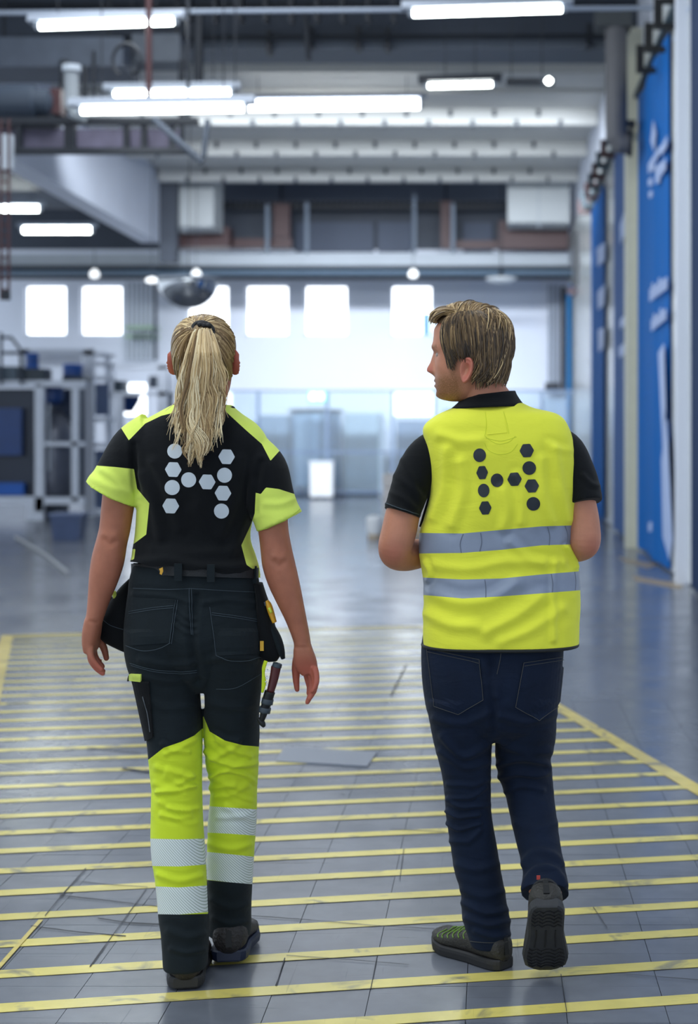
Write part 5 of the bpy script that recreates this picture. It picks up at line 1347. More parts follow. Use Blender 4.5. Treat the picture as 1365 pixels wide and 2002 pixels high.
for x_, y_, dy_ in [(268, 1118, .05), (348, 1119, -.124), (412, 1121, -.126), (494, 1124, .03)]:
    MB().box(*facing(x_, y_, 15, 34, 4.08+dy_-0.012 if dy_ < 0 else 4.08+dy_-.075, .006)).build('belt_loop', M_work, tr)
v = [P(x_, y_, 3.951) for x_, y_ in ((311, 1112), (318, 1109), (319, 1117), (316, 1124), (312, 1122), (313, 1117))]
obj('belt_emblem', v + [p + [0, .004, 0] for p in v], [[5, 4, 3, 2, 1, 0], [6, 7, 8, 9, 10, 11]] + [[i, (i+1) % 6, 6+(i+1) % 6, 6+i] for i in range(6)], mat('emblem_gold', srgb(214, 160, 40), 0.4), belt)
MB().box(*facing(512, 1263, 7, 19, 4.018, .004)).build('brand_tab', mat('tab_yellow', srgb(220, 170, 50), 0.6), tr)
# left thigh pocket and zip
for nm, c4, m_, o_ in [('thigh_pocket', [(262, 1330), (292, 1332), (301, 1440), (288, 1448)], M_blackc, .007), ('pocket_tag', [(256, 1317), (277, 1318), (277, 1331), (256, 1330)], M_hivis_p, .006)]:
    v, f = patch(t_tree, quad_grid(c4, 10, 6), o_); obj(nm, v, f, m_, tr)
stitch(t_tree, [(283, 1360), (292, 1395), (297, 1430)], .0013, .008).build('zip', mat('zip_grey', srgb(90, 96, 100), 0.5), tr)
MB().tube([P(258, 1318, 4.03), P(252, 1322, 4.03), P(250, 1332, 4.03)], .0025, 6).build('zip_pull', M_black, tr)
# holster pockets
hv, hf_ = rows([(1132, 252, 262, 4.10, .02, .03), (1150, 234, 262, 4.10, .03, .035), (1175, 216, 262, 4.09, .036, .04), (1200, 201, 262, 4.08, .04, .045), (1222, 190, 262, 4.08, .042, .045), (1240, 190, 262, 4.08, .042, .042), (1254, 204, 262, 4.08, .038, .04), (1266, 226, 262, 4.08, .03, .034), (1275, 245, 262, 4.08, .02, .02)], 5)
hol = obj('holster_pocket', hv, hf_, M_blackc, tr, smooth=True)
stitch(bvh(*[np.asarray(x) if i == 0 else np.array([[q[0], q[1], q[2]] for q in x] + [[q[0], q[2], q[3]] for q in x if len(q) > 3]) for i, x in enumerate((hv, hf_))]), [(196, 1206), (215, 1222), (245, 1232)], .0008).build('stitching', M_stitch, hol)
hv, hf_ = rows([(1140, 496, 513, 4.06, .03, .03), (1160, 500, 519, 4.06, .034, .035), (1190, 502, 529, 4.06, .038, .04), (1225, 502, 538, 4.06, .04, .04), (1260, 503, 546, 4.06, .038, .04), (1280, 506, 548, 4.06, .03, .034), (1292, 516, 542, 4.06, .02, .02)], 5)
hol2 = obj('holster_pocket', hv, hf_, M_blackc, tr, smooth=True)
obj('holster_flap', *limb([(528, 1222, 4.05, .010, .02), (541, 1248, 4.05, .012, .022), (549, 1270, 4.05, .010, .02), (554, 1288, 4.05, .005, .012)], 5, 16), M_work, hol2, smooth=True)
# tools carried in the pockets
tl = thing('utility_knife', P(530, 1218, 4.04), 'yellow utility knife in the right holster pocket of the work trousers', 'knife')
obj('handle', *limb([(522, 1174, 4.03, .004, .01), (526, 1184, 4.03, .008, .012), (531, 1200, 4.03, .008, .012), (537, 1217, 4.03, .006, .012)], 5, 14), mat('knife_yellow', srgb(214, 158, 36), 0.45), tl, smooth=True)
obj('grip', *limb([(526, 1188, 4.018, .004, .005), (531, 1198, 4.018, .004, .005)], 3, 10), mat('knife_lime', srgb(210, 222, 70), 0.5), tl, smooth=True)
obj('end', *limb([(519, 1176, 4.035, .005, .01), (521, 1184, 4.035, .006, .01)], 3, 10), M_slate, tl, smooth=True)
kn = thing('sheath_knife', P(515, 1420, 4.04), 'knife with red brown handle in a black sheath on the right thigh', 'knife')
M_kr = mat('knife_red_brown', srgb(84, 36, 36), 0.45)
obj('handle', *limb([(540, 1303, 4.03, .013, .014), (536, 1325, 4.03, .012, .013), (529, 1352, 4.03, .010, .012)], 5, 16), M_kr, kn, smooth=True)
obj('pommel', *limb([(543, 1297, 4.03, .012, .014), (541, 1304, 4.03, .013, .015)], 4, 16), mat('pommel_teal', srgb(52, 66, 74), 0.5), kn, smooth=True)
obj('sheath', *limb([(528, 1352, 4.03, .014, .016), (521, 1375, 4.03, .013, .015), (515, 1398, 4.03, .009, .012), (512, 1408, 4.03, .007, .01)], 5, 16), M_black, kn, smooth=True)
for y_ in (1371, 1388): obj('sheath_band', *limb([(524-(y_-1371)*.3, y_-5, 4.03, .0155, .018), (522-(y_-1371)*.3, y_+5, 4.03, .0155, .018)], 3, 16), mat('sheath_grey', srgb(56, 66, 74), 0.5), kn, smooth=True)
obj('tip', *limb([(506, 1404, 4.03, .006, .01), (513, 1414, 4.03, .008, .012), (517, 1421, 4.03, .004, .008)], 4, 12), M_black, kn, smooth=True)
lan = thing('lanyard', P(516, 1355, 4.02), 'lime green strap hanging below the right holster pocket', 'strap')
obj('strap', *limb([(520, 1292, 4.02, .005, .003), (516, 1305, 4.015, .005, .003), (515, 1318, 4.015, .004, .003), (516, 1335, 4.015, .006, .003), (513, 1354, 4.015, .003, .002)], 5, 10), M_hivis_g, lan, smooth=True)
for i, (x_, y_) in enumerate([(523, 1309), (522, 1322), (521, 1327), (520, 1333)]): obj('bead', *ball(P(x_, y_, 4.01), .0022, 8), M_logo_w, lan, smooth=True)
pn = thing('marker_pen', P(222, 1172, 4.08), 'black marker with lime cap in the left holster pocket', 'pen')
obj('cap', *limb([(222, 1156, 4.07, .006, .006), (226, 1170, 4.07, .006, .006)], 3, 10), M_hivis_p, pn, smooth=True)
obj('barrel', *limb([(226, 1170, 4.07, .0055, .0055), (233, 1195, 4.07, .0055, .0055)], 3, 10), M_black, pn, smooth=True)
pr = thing('pliers', P(212, 1185, 4.09), 'dark pliers poking out of the left holster pocket', 'pliers')
for dx in (0, 9): obj('handle', *limb([(208+dx*.4, 1168-dx, 4.09, .006, .006), (213+dx*.6, 1182-dx*.4, 4.09, .007, .007), (226+dx*.3, 1205, 4.09, .006, .006)], 4, 10), M_slate, pr, smooth=True)
# --- shoes
Hl = P(363, 1940, 3.965); Hl[2] = 0
shoe(Hl, (-0.17, 1), 0.275, 0.124, 0.02, name='shoe', parent=woman, m_up=M_shoe_u, m_sole=M_shoe_s, m_in=M_black, collar=0.092)
Hr = P(447, 1893, 4.125); Hr[2] = 0
shoe(Hr, (-0.08, 1), 0.275, 0.128, 0.07, name='shoe', parent=woman, m_up=M_shoe_u, m_sole=mat('sole_blue_black', srgb(20, 30, 54), 0.5), m_in=M_black, collar=0.104)

# =================================================================== THE MAN
mh = Head(P(918, 694, 4.15), math.pi - math.radians(12), -0.043, 1.03, 1.0, 0.010)
m_torso = [(786, 905, 1022, 4.17, .07, .07), (798, 880, 1046, 4.165, .085, .08), (812, 850, 1092, 4.16, .10, .09), (836, 826, 1112, 4.16, .115, .10), (876, 832, 1124, 4.16, .128, .115), (936, 840, 1131, 4.17, .134, .13), (971, 840, 1133, 4.17, .134, .135), (1013, 830, 1133, 4.175, .132, .14), (1041, 822, 1132, 4.18, .130, .14), (1087, 820, 1131, 4.18, .128, .14), (1129, 825, 1134, 4.18, .130, .14), (1182, 825, 1134, 4.18, .136, .142), (1217, 825, 1131, 4.18, .142, .142), (1246, 826, 1130, 4.18, .144, .142), (1260, 826, 1130, 4.18, .144, .142)]
m_pelv = [(1215, 832, 1100, 4.18, .118, .12), (1258, 825, 1103, 4.18, .128, .122), (1300, 825, 1101, 4.18, .134, .12), (1340, 828, 1097, 4.18, .132, .118), (1390, 836, 1090, 4.18, .118, .112), (1420, 850, 1080, 4.18, .095, .10), (1446, 905, 1025, 4.185, .06, .07)]
m_ll = [(1360, 832, 957, 4.18, .122, .11), (1397, 838, 959, 4.18, .112, .105), (1425, 843, 961, 4.18, .104, .10), (1453, 848, 961, 4.185, .097, .095), (1480, 855, 960, 4.19, .090, .09), (1510, 863, 959, 4.195, .085, .086), (1550, 868, 959, 4.20, .080, .08), (1590, 870, 961, 4.205, .077, .077), (1620, 875, 965, 4.205, .076, .076), (1660, 882, 972, 4.205, .074, .074), (1700, 888, 979, 4.20, .072, .072), (1740, 900, 987, 4.195, .070, .070), (1770, 902, 992, 4.19, .072, .072), (1795, 904, 997, 4.185, .074, .074), (1818, 912, 998, 4.18, .070, .072), (1846, 922, 998, 4.175, .062, .066)]
rl_top = [(1360, 967, 1094, 4.19, .122, .11), (1397, 968, 1089, 4.195, .112, .105), (1425, 969, 1087, 4.21, .102, .10), (1453, 969, 1084, 4.225, .096, .095), (1480, 970, 1077, 4.245, .090, .09), (1505, 973, 1076, 4.26, .088, .088), (1530, 980, 1079, 4.262, .084, .084), (1550, 988, 1083, 4.255, .078, .08)]
rl_low = [(1030, 1515, 4.262, .070, .080), (1036, 1555, 4.245, .0655, .074), (1043, 1595, 4.21, .0625, .068), (1052, 1640, 4.165, .0590, .062), (1062, 1690, 4.11, .0565, .058), (1066, 1722, 4.075, .0600, .060), (1066, 1748, 4.05, .0640, .064)]
# --- body
mb_ = [mh.mesh(), mh.ear(1, 0.30, 0.035, 0.0195), mh.ear(-1, 0.30, 0.035, 0.0195)]
mb_.append(limb([(924, 712, 4.155, .056, .060), (935, 745, 4.16, .058, .062), (948, 775, 4.165, .064, .066), (958, 800, 4.165, .080, .075), (966, 830, 4.165, .12, .085)], 5, 30))
mb_.append(rows(m_torso[1:], 3, 0.030)); mb_.append(rows(m_pelv[:-1], 3, 0.020)); mb_.append(rows(m_ll, 2, 0.018)); mb_.append(rows(rl_top, 2, 0.018)); mb_.append(limb(rl_low, 3, 24, 2, -0.018))
mb_.append(limb([(868, 872, 4.18, .050, .052), (828, 905, 4.17, .042, .044), (803, 955, 4.16, .042, .046), (789, 1000, 4.15, .0465, .049), (780, 1040, 4.135, .0475, .048), (773, 1068, 4.13, .046, .046), (776, 1082, 4.15, .0445, .044), (795, 1085, 4.20, .045, .044), (822, 1082, 4.28, .040, .040), (852, 1078, 4.36, .033, .032), (872, 1074, 4.41, .027, .029)], 5, 26))
mb_.append(limb([(1080, 864, 4.18, .050, .052), (1108, 900, 4.17, .042, .044), (1126, 950, 4.16, .042, .046), (1137, 1000, 4.15, .0445, .048), (1142, 1036, 4.135, .0445, .047), (1143, 1055, 4.13, .0440, .045), (1139, 1064, 4.15, .043, .044), (1122, 1068, 4.20, .043, .044), (1095, 1070, 4.28, .039, .040), (1062, 1072, 4.36, .033, .032), (1040, 1072, 4.41, .027, .029)], 5, 26))
for s, x0_ in ((1, 872), (-1, 1040)):
    mb_ += hand_parts([(x0_, 1074, 4.40, .026, .030), (x0_+s*14, 1073, 4.43, .022, .038), (x0_+s*26, 1072, 4.455, .017, .040)],
        [[(x0_+s*24, 1058+i*10, 4.452, .010), (x0_+s*42, 1058+i*9, 4.474, .0094), (x0_+s*54, 1062+i*8, 4.466, .0088), (x0_+s*58, 1066+i*7, 4.448, .0074)] for i in range(4)] +
        [[(x0_+s*10, 1058, 4.41, .0125), (x0_+s*24, 1046, 4.43, .0112), (x0_+s*38, 1042, 4.442, .009)]])
V, T = union(mb_, 0.0027, 2, 0.5)
Lh = mh.loc(V); x_, y_, z_ = Lh.T
inhead = (np.abs(y_) < .1) & (z_ > -.14) & (z_ < .13) & (np.abs(x_) < .14)
sm = lambda v, a, b: np.clip((v-a)/(b-a), 0, 1)
beard = sm(-z_, .040, .066)*sm(x_, -.002, .022)*sm(z_, -.132, -.122)
beard = np.maximum(beard, sm(-z_, .056, .062)*sm(x_, .06, .075)*(np.abs(y_) < .03))
beard = np.maximum(beard, 0.9*np.exp(-((x_-.030)/.012)**2)*sm(-z_, -.01, .02)*(np.abs(y_) > .05))
beard *= inhead*1.0
beard = np.maximum(beard, inhead*0.8*np.exp(-((z_-.021)/.0045)**2)*(x_ > .055)*(np.abs(y_) > .012)*(np.abs(y_) < .052))   # brows
flush = inhead*(0.55*np.exp(-((z_+.040)/.016)**2)*(x_ > .096) + 0.7*np.exp(-((np.abs(y_)-.088)/.010)**2)*(x_ < .02)*(z_ > -.085) + 0.5*np.exp(-((z_+.074)/.009)**2)*(np.abs(y_) < .022)*(x_ > .08))
U = uv(V); el_m = np.exp(-((U[:, 0]-768)/28)**2-((U[:, 1]-1085)/26)**2) + np.exp(-((U[:, 0]-1165)/22)**2-((U[:, 1]-1072)/22)**2)
flush = np.clip(np.maximum(flush, el_m*0.35), 0, 1)
M_skin_m = skin_mat('skin_fair', srgb(192, 130, 102), srgb(128, 88, 54), srgb(184, 96, 84))
man = obj('person', V, T, M_skin_m, smooth=True, label='person with short fair hair in a yellow vest, head turned left', cat='person', attrs={'flush': flush, 'beard': np.clip(beard, 0, 1)}, origin=(P(985, 1890, 4.15)[0], 4.16, 0.0))
for s in (1, -1):
    obj('eye', *ball(mh.w((.0735, .031*s, .000)), 0.0095, 14), mat('eye_white', srgb(150, 140, 130), 0.3), man, smooth=True)
# --- hair
Hv, Hf = mh.mesh(); m_tree = BVHTree.FromPolygons([tuple(v) for v in Hv], Hf)
M_fair = hair_mat('dark_blond_hair', [(0, srgb(46, 37, 28)), (0.35, srgb(98, 78, 54)), (0.65, srgb(158, 130, 90)), (1, srgb(214, 186, 138))])
cv, ct, cn_ = hair_cap(mh, [(-.12, -.098), (-.052, -.092), (-.040, -.055), (-.032, -.012), (.012, -.008), (.022, -.012), (.028, -.020), (.034, .010), (.040, .040), (.050, .075), (.075, .086), (.11, .10)], 0.0055)
hair_m = obj('hair', cv, ct, M_fair, man, smooth=True, attrs={'shade': np.full(len(cv), 0.14)}, label='tousled dark blond hair with side parting')
rm = np.random.RandomState(11); L_ = []
U_ = lambda a, b: rm.uniform(a, b)
def part_pt(u): return np.array([.044 - .097*u, .044 - .004*math.sin(3*u), .092 + .016*math.sin(min(1, u*1.3)*math.pi/2)])
for i in range(760):           # top, combed over and forward from the parting
    u = U_(0, 1); a = part_pt(u)
    fwd = (1-u)
    b = np.array([a[0] + U_(-.045, .0) + 0.012*fwd, U_(-.05, .0), .118 - .02*fwd])
    hgt = 0.005 + 0.018*fwd**0.6 + U_(0, .006); h0 = U_(.004, .008)
    pts = surfpath(m_tree, mh, a, b, 11, lambda t: h0 + hgt*math.sin(min(1, t*1.25)*math.pi/2)*(1-0.25*t))
    if fwd > 0.25:
        k = np.linspace(0, 1, 11)[:, None]; pts = pts + k**1.5*mh.R[0]*0.010*fwd
    L_.append((pts + rm.normal(size=3)*.001, U_(.0010, .0022), .0009, np.clip(0.62 + 0.22*rm.normal() , .1, 1)))
for i in range(330):           # quiff over the forehead
    y0_ = U_(-.05, .046); a = np.array([U_(.020, .055), y0_, .112]); b = np.array([.090, y0_*1.1 + U_(-.008, .008), U_(.072, .094)])
    h0 = U_(.006, .018); h1 = U_(.006, .016)
    pts = surfpath(m_tree, mh, a, b, 11, lambda t: h0*(1-t*.3) + h1*math.sin(t*math.pi*.9) + 0.007*t)
    k = np.linspace(0, 1, 11)[:, None]; pts = pts + k**2*mh.R[0]*U_(-.008, .002) + k**3*mh.R[2]*U_(.0, .012)
    L_.append((pts, U_(.0010, .0022), .0008, np.clip(0.58 + 0.22*rm.normal(), .1, 1)))
for i in range(820):           # sides, falling down and back over the ear
    u = U_(0, 1); a = part_pt(u) + [0, .004, -.004]
    xe = np.interp(u, [0, .15, .35, .6, 1], [.034, .028, .002, -.042, -.085]) + U_(-.012, .012)
    ze = np.interp(xe, [-.11, -.052, -.042, -.030, .014, .024, .034, .050, .056, .07], [-.098, -.094, -.060, -.012, -.008, -.018, -.040, -.036, .000, .045]) + U_(-.006, .020)
    b = np.array([xe, .078 if xe > -.06 else .055, ze]); h0 = U_(.006, .010); h1 = U_(.003, .009)
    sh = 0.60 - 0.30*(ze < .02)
    pts = surfpath(m_tree, mh, a, b, 12, lambda t: h0 + h1*math.sin(t*math.pi) + .002*math.sin(t*9+i))
    pts = hang(mh, pts) if xe < -.03 else pts; L_.append((pts, U_(.0009, .0021), .0007, np.clip(sh + 0.20*rm.normal(), .03, 1)))
    if rm.rand() < 0.5:
        a2 = a*0.45 + b*0.55; pts = surfpath(m_tree, mh, a2, b + [U_(-.012, .006), 0, U_(-.01, .006)], 10, lambda t: h0 + .001 + h1*.6*math.sin(t*math.pi))
        L_.append((pts, U_(.0012, .0026), .0006, np.clip(sh - .18 + 0.18*rm.normal(), .03, 1)))
for i in range(1000):           # back of the head, from the crown to the nape
    th = U_(-1.5, 1.35); a = np.array([-.052 + U_(-.012, .02), U_(-.02, .03), .104])
    zt_ = -.112 + U_(-.012, .07)*(rm.rand() < .75)
    b = np.array([-.098*math.cos(th), .085*math.sin(th), zt_ + (.022 if th > .95 else 0)])
    h0 = U_(.005, .010); h1 = U_(.002, .008); kick = U_(0, .012)*(rm.rand() < .4); ph = U_(0, 6)
    pts = surfpath(m_tree, mh, a, b, 13, lambda t: h0 + h1*math.sin(t*math.pi) + kick*t**4 + .0016*math.sin(t*8+ph))
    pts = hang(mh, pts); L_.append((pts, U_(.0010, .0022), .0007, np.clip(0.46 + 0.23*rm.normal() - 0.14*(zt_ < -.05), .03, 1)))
for i in range(70):            # loose ends at the nape and crown
    th = U_(-.6, 1.2); a = np.array([-.092*math.cos(th), .078*math.sin(th), U_(-.07, .0)]); b = np.array([-.088*math.cos(th) - .004, .080*math.sin(th), U_(-.135, -.105)])
    pts = surfpath(m_tree, mh, a, b, 9, lambda t: .010 + .004*math.sin(t*3) + .010*t*t)
    pts = hang(mh, pts, -.02, .1); L_.append((pts, U_(.0014, .0026), .0005, np.clip(0.42 + 0.25*rm.normal(), .03, 1)))
for i in range(60):
    a = np.array([-.06 + U_(-.02, .03), U_(-.03, .04), .106]); th = U_(-.7, 1.1); b = np.array([-.102*math.cos(th), .07*math.sin(th), U_(.02, .07)])
    pts = surfpath(m_tree, mh, a, b, 9, lambda t: .010 + .007*math.sin(t*math.pi) + .006*t)
    L_.append((pts, U_(.0014, .0026), .0005, np.clip(0.6 + 0.25*rm.normal(), .03, 1)))
sv, sf, ss = strands(L_)
obj('hair_strand_layer', sv, sf, M_fair, hair_m, attrs={'shade': ss}, kind='stuff')

# --- polo shirt (sleeves and collar show)
V, T = union([rows(m_torso[1:], 4, 0.014),
    limb([(880, 872, 4.18, .060, .062), (838, 894, 4.175, .060, .062), (812, 932, 4.165, .0565, .062), (797, 970, 4.155, .0520, .062), (786, 1004, 4.145, .0500, .062)], 6, 34),
    limb([(1062, 868, 4.18, .060, .062), (1100, 884, 4.175, .060, .062), (1122, 920, 4.165, .0560, .062), (1136, 955, 4.155, .0530, .062), (1143, 984, 4.145, .0500, .062)], 6, 34)], 0.0036, 4, 0.5)
V = folds(V, T, [([(770, 930), (800, 950), (830, 975)], .003, 6), ([(785, 900), (805, 935), (825, 990)], .003, 6), ([(765, 965), (790, 975), (815, 995)], .003, 5), ([(1140, 930), (1155, 945), (1170, 950)], .003, 5), ([(752, 985), (785, 996), (820, 1008)], .003, 3)])
polo = obj('polo_shirt', V, T, M_blackc, man, smooth=True)
p_tree = bvh(V, T)
stitch(p_tree, [(754, 984), (785, 995), (818, 1006)], .0012).build('sleeve_seam', M_stitch, polo)
# folded collar: outer leaf of cloth round the neck
n = 64; V_ = []; Fc = []
prof = [(0.0, 0.00, 0.000), (0.25, .004, .004), (0.55, .011, .008), (0.8, .018, .011), (1.0, .024, .013), (1.0, .016, .013), (0.5, .004, .008), (0.0, -.008, 0.0)]
for k in range(n):
    a = 2*math.pi*k/n
    cx_, cz_ = 952 + 0, 0
    top = P(956, 770 - 6*math.cos(a) + 16*max(0, math.sin(a))*1.0, 4.168); bot = P(954, 797 - 3*math.cos(a) + 26*max(0, math.sin(a)), 4.168)
    for (v, o_, _) in prof:
        cz = top[2]*(1-v) + bot[2]*v; rx = 0.072 + o_*1.25; ry = 0.072 + o_*1.1
        xc = top[0]*(1-v) + bot[0]*v
        V_.append((xc + rx*math.cos(a), 4.168 + ry*math.sin(a), cz))
m_ = len(prof)
for k in range(n):
    k2 = (k+1) % n
    for q in range(m_): Fc.append([k*m_+q, k2*m_+q, k2*m_+(q+1) % m_, k*m_+(q+1) % m_])
obj('collar', V_, Fc, M_blackc, polo, smooth=True)

# --- vest
V, T = union([rows(m_torso, 6, 0.0, 64, 2.5)], 0.0036, 5, 0.5)
V = ripple(V, T, 0.0022, 14, 21)
V = folds(V, T, [([(845, 1160), (900, 1178), (960, 1172), (1010, 1140)], .006, 11), ([(835, 1200), (880, 1222), (930, 1225)], .006, 10), ([(950, 1235), (1010, 1205), (1060, 1165)], .006, 11), ([(980, 1255), (1040, 1230), (1100, 1190)], .005, 10), ([(850, 1105), (920, 1112), (990, 1098), (1060, 1102)], .004, 9), ([(900, 905), (905, 960), (885, 1025)], .006, 10), ([(872, 880), (868, 950), (845, 1010)], .005, 9), ([(1085, 880), (1095, 950), (1110, 1015)], .006, 9), ([(1060, 900), (1062, 970), (1080, 1020)], .005, 9), ([(985, 960), (992, 1000), (985, 1030)], .005, 9), ([(1010, 930), (1022, 970), (1020, 1020)], .004, 8), ([(1075, 868), (1095, 878), (1112, 880)], .003, 7), ([(860, 850), (900, 862), (940, 860)], .004, 9), ([(1085, 1100), (1082, 1170), (1083, 1250)], .005, 6), ([(1110, 1070), (1122, 1090), (1128, 1108)], .006, 5), ([(830, 1100), (840, 1120), (835, 1135)], .005, 5), ([(1000, 1060), (1040, 1095), (1100, 1100)], .004, 8)], 1.1)
b1 = [(760, 1048), (821, 1042), (905, 1043), (980, 1036), (1060, 1029), (1132, 1027), (1190, 1022), (1190, 1060), (1132, 1064), (1060, 1066), (980, 1075), (905, 1081), (821, 1082), (760, 1086)]
b2 = [(760, 1134), (825, 1129), (905, 1133), (980, 1131), (1060, 1123), (1133, 1117), (1190, 1112), (1190, 1150), (1134, 1154), (1060, 1160), (980, 1166), (905, 1170), (825, 1163), (760, 1160)]
regs = [('reflective_band', [b1], M_band, {}), ('reflective_band', [b2], M_band, {})]
vest = panels(V, T, man, regs, ('safety_vest', M_hivis, {}))
v_tree = bvh(V, T)
for (x_, y_, k, sx) in [(938, 890, 'c', .92), (943, 924, 'h', .78), (946, 959, 'c', .84), (949, 993, 'h', .84), (972, 939, 'c', .92), (1006, 937, 'h', .96), (1030, 881, 'h', .96), (1035, 915, 'c', 1.0), (1040, 950, 'h', .98), (1043, 985, 'c', 1.0)]:
    v, f = patch(v_tree, disc_grid(x_, y_, k, 13.3 if k == 'c' else 14.8, math.radians(-3), sx)); obj('logo_mark', v, f, M_logo_b, vest)
M_bind = mat('vest_black_binding', srgb(16, 20, 20), 0.7)
def binding(pts, name='binding', r=.0042, off=.001):
    mb = stitch(v_tree, pts, r, off, 8, 10); return mb.build(name, M_bind, vest, smooth=True)
binding([(819, 845), (826, 860), (833, 880), (839, 910), (842, 945), (840, 972), (833, 995), (826, 1013), (823, 1030)])
binding([(1106, 816), (1116, 838), (1123, 862), (1128, 890), (1130, 918), (1131, 950), (1131, 975)])
yb_ = 1259
n_ = 72; V_ = []
for k in range(n_+1):
    a = 2*math.pi*k/n_; e_ = 2/2.5; cx_, sx_ = math.cos(a), math.sin(a)
    cc = P(978, yb_, 4.18); rx = (1130-826)/2*4.18/F
    V_.append((cc[0] + (rx-.001)*math.copysign(abs(cx_)**e_, cx_), 4.18 + (.143 if sx_ < 0 else .141)*math.copysign(abs(sx_)**e_, sx_), cc[2]))
MB().tube(V_, .0048, 8).build('hem_binding', M_bind, vest, smooth=True)
for pts in ([(949, 806), (951, 830), (948, 852)], [(985, 805), (992, 830), (995, 848)], [(948, 852), (960, 862), (975, 868), (995, 864), (1008, 852)], [(948, 866), (955, 880), (975, 888), (998, 884), (1012, 868)], [(950, 856), (980, 862), (1010, 854)]):
    stitch(v_tree, pts, .0007, .0002).build('seam', mat('lime_seam', srgb(206, 216, 52), 0.8), vest)
v, f = patch(v_tree, quad_grid([(951, 806), (984, 804), (992, 846), (953, 850)], 8, 8), .0016); obj('hanger_panel', v, f, M_hivis, vest)
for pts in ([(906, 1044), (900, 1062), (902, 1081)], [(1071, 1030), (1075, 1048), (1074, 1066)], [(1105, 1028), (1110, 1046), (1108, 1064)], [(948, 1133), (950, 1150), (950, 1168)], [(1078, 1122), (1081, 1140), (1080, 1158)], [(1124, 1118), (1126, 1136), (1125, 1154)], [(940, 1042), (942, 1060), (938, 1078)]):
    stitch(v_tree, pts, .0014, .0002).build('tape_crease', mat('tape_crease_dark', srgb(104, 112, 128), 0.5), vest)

# --- jeans
V, T = union([rows(m_pelv, 5), rows(m_ll, 5), rows(rl_top, 5), limb(rl_low, 5, 32)], 0.0036, 4, 0.5)
V = ripple(V, T, 0.0014, 20, 31)
fj = [([(963, 1265), (962, 1340), (965, 1430)], -.007, 7), ([(940, 1290), (960, 1325), (968, 1360)], .006, 8), ([(850, 1405), (905, 1415), (955, 1395)], .005, 7), ([(978, 1400), (1030, 1412), (1085, 1395)], .005, 7), ([(865, 1440), (905, 1480), (955, 1455)], .006, 7), ([(860, 1470), (910, 1500), (955, 1490)], .005, 6), ([(985, 1455), (1030, 1475), (1075, 1470)], .006, 7), ([(975, 1495), (1010, 1485), (1060, 1490), (1076, 1500)], .008, 6), ([(975, 1520), (1010, 1512), (1050, 1516), (1074, 1510)], .007, 6), ([(990, 1548), (1020, 1536), (1060, 1545)], .006, 6)]
for y_, a_ in [(1530, .005), (1552, .006), (1572, .007), (1592, .007), (1612, .006), (1636, .005)]:
    sl_ = rm.uniform(-9, 9); xa_ = rm.uniform(866, 885); xb_ = rm.uniform(935, 962); fj.append(([(xa_, y_-sl_), ((xa_*2+xb_)/3, y_+rm.uniform(4, 10)), ((xa_+xb_*2)/3, y_+rm.uniform(2, 8)), (xb_, y_+sl_-5)], a_*rm.uniform(.7, 1.1), rm.uniform(3.6, 5.5)))
fj += [([(895, 1690), (930, 1700), (975, 1690)], .004, 7), ([(905, 1740), (945, 1752), (988, 1742)], .004, 7), ([(905, 1765), (950, 1785), (996, 1778)], .006, 6), ([(912, 1795), (955, 1808), (997, 1800)], .006, 6), ([(930, 1820), (965, 1832), (997, 1826)], .004, 5), ([(1010, 1610), (1050, 1622), (1088, 1610)], .004, 8), ([(1022, 1690), (1045, 1665), (1080, 1670), (1100, 1690)], .006, 7), ([(1020, 1735), (1045, 1700), (1085, 1698), (1106, 1730)], .006, 6)]
V = folds(V, T, fj)
jeans = obj('jeans', V, T, M_denim, man, smooth=True)
j_tree = bvh(V, T)
for pk in ([(836, 1268), (938, 1290), (945, 1368), (896, 1396), (850, 1380)], [(1024, 1296), (1102, 1284), (1092, 1380), (1054, 1408), (1008, 1382)]):
    tl_, tr_, br_, bt_, bl_ = [np.array(p, float) for p in pk]
    G = quad_grid([tl_, tr_, br_, bl_], 14, 14)
    for j in range(15):
        u = j/14; sag = (1-abs(u-.5)*2); edge = bl_*(1-u) + br_*u
        low = edge + (bt_ - (bl_+br_)/2)*sag
        for i in range(15):
            v = i/14; G[i, j] = (tl_*(1-u)+tr_*u)*(1-v) + low*v
    v, f = patch(j_tree, G, .0026); obj('back_pocket', v, f, M_denim, jeans)
    for (a, b) in ((0, 1), (1, 2), (2, 3), (3, 4), (4, 0)):
        stitch(j_tree, [pk[a], ((pk[a][0]+pk[b][0])/2, (pk[a][1]+pk[b][1])/2), pk[b]], .0008, .0034).build('stitching', M_stitch_b, jeans)
    stitch(j_tree, [(pk[0][0]+1, pk[0][1]+6), ((pk[0][0]+pk[1][0])/2, (pk[0][1]+pk[1][1])/2+6), (pk[1][0]-1, pk[1][1]+6)], .0008, .0034).build('stitching', M_stitch_b, jeans)
stitch(j_tree, [(980, 1268), (978, 1290), (972, 1318)], .0008, .001).build('stitching', M_stitch_b, jeans)
stitch(j_tree, [(920, 1840), (955, 1843), (996, 1841)], .0009, .001).build('stitching', M_stitch_b, jeans)

# --- shoes
hl = P(990, 1892, 4.125); hl[2] = 0.0; tl_ = P(878, 1858, 4.275); tl_[2] = 0
dv = (tl_-hl)[:2]
sh, xf, half = shoe(hl, dv, 0.270, 0.108, 0.0, name='shoe', parent=man, m_up=mat('shoe_brown_grey', srgb(46, 44, 40), 0.6, var=0.2, vscale=40, bump=0.3, bscale=140), m_sole=M_shoe_s, m_in=M_black, collar=0.088)
M_lace = mat('lime_laces', srgb(112, 150, 52), 0.6)
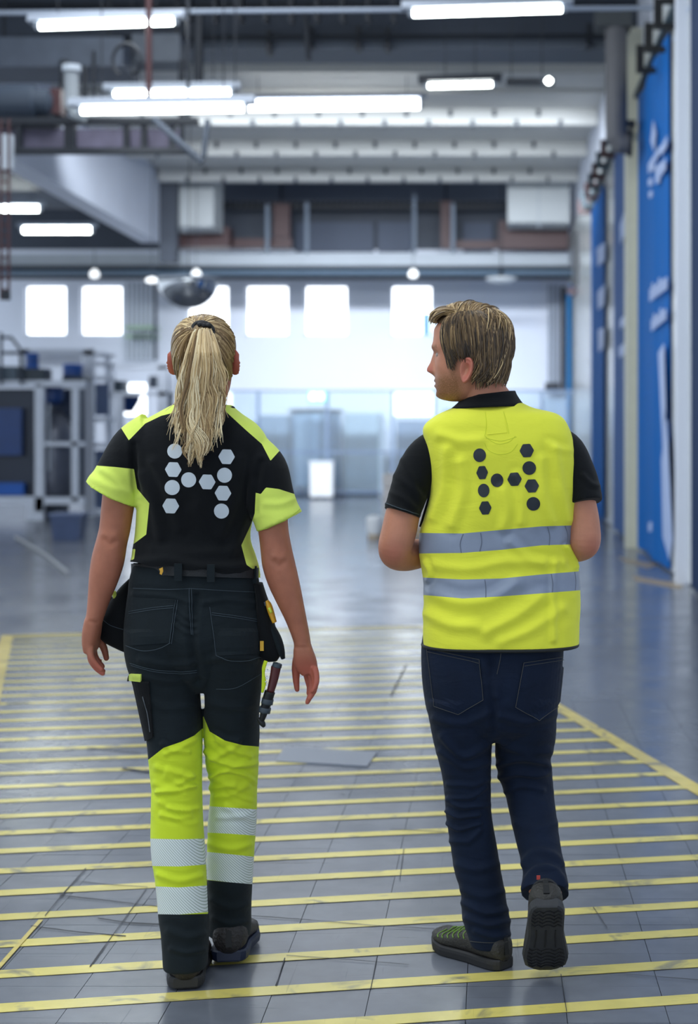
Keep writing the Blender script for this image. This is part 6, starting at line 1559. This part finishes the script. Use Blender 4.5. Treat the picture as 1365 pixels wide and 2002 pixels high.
# s < 0 is the outer (camera) side of the left shoe
d_ = dv/np.linalg.norm(dv)
for sgn in (-1, 1):
    for i in range(6):
        t0 = 0.120 + i*0.019; w_, off = half(t0)
        topz = lambda t: float(np.interp(t/0.285, [.36, .5, .66, .82], [.088, .084, .068, .058]))
        pts = []
        for k in range(6):
            a = 0.30 + 1.05*k/5; t1 = t0 + 0.010*k/5 + 0.006*math.sin(k)
            h_ = (topz(t1)-.022)/2; pts.append(xf(t1, off + sgn*w_*1.0*math.cos(a), .022 + h_ + h_*math.sin(a)*1.03 + 0.001))
        MB().tube(pts, 0.0016, 5).build('lace', M_lace, sh)
for i in range(5):
    t0 = 0.125 + i*0.020; pts = [xf(t0 + q*0.006, q*0.020, float(np.interp(t0/0.285, [.36, .5, .66, .82], [.088, .084, .068, .058])) + .002 - .004*abs(q)) for q in (-1, -.5, 0, .5, 1)]
    MB().tube(pts, 0.0020, 5).build('lace', M_lace, sh)
# pushing off on the right toe: sole faces back
L2 = 0.290; pit = math.radians(54)
toe = P(1062, 1908, 4.065); toe[2] = 0.0
dr = np.array([-0.03, 1.0]); dr /= np.linalg.norm(dr)
heel0 = toe - np.array([dr[0], dr[1], 0])*L2
M_tread = mat('tread_dark', srgb(22, 22, 24), 0.65)
sr, xf, half = shoe(heel0, dr, L2, 0.118, pit, name='shoe', parent=man, m_up=MATS['shoe_brown_grey'], m_sole=mat('sole_charcoal', srgb(46, 47, 50), 0.65, var=0.15, vscale=40), m_in=M_black, collar=0.085, lift=0.004)
for i, t in enumerate([.022, .036, .050, .064, .078, .180, .195, .210, .225, .240, .255]):
    w_, off = half(t); pts = []
    for q in np.linspace(-.86, .86, 9):
        zig = 0.006*(1 if int((q+1)*4) % 2 else -1)*0.7 - 0.006*q*q
        spring = 0.016*max(0, (t/L2-0.72)/0.28)**2
        pts.append(xf(t + zig, off + q*w_, -0.0015 + spring))
    MB().tube(pts, 0.0022, 5).build('tread', M_tread, sr)
for q in (-.45, 0, .45):
    MB().tube([xf(t, q*half(t)[0]*1.2, -0.0012) for t in np.linspace(.095, .165, 6)], 0.0018, 5).build('tread', M_tread, sr)
MB().box(*facing(1053, 1716, 7, 8, 3.985, .003)).build('shoe_tag', mat('tag_red', srgb(190, 70, 60), 0.6), sr)
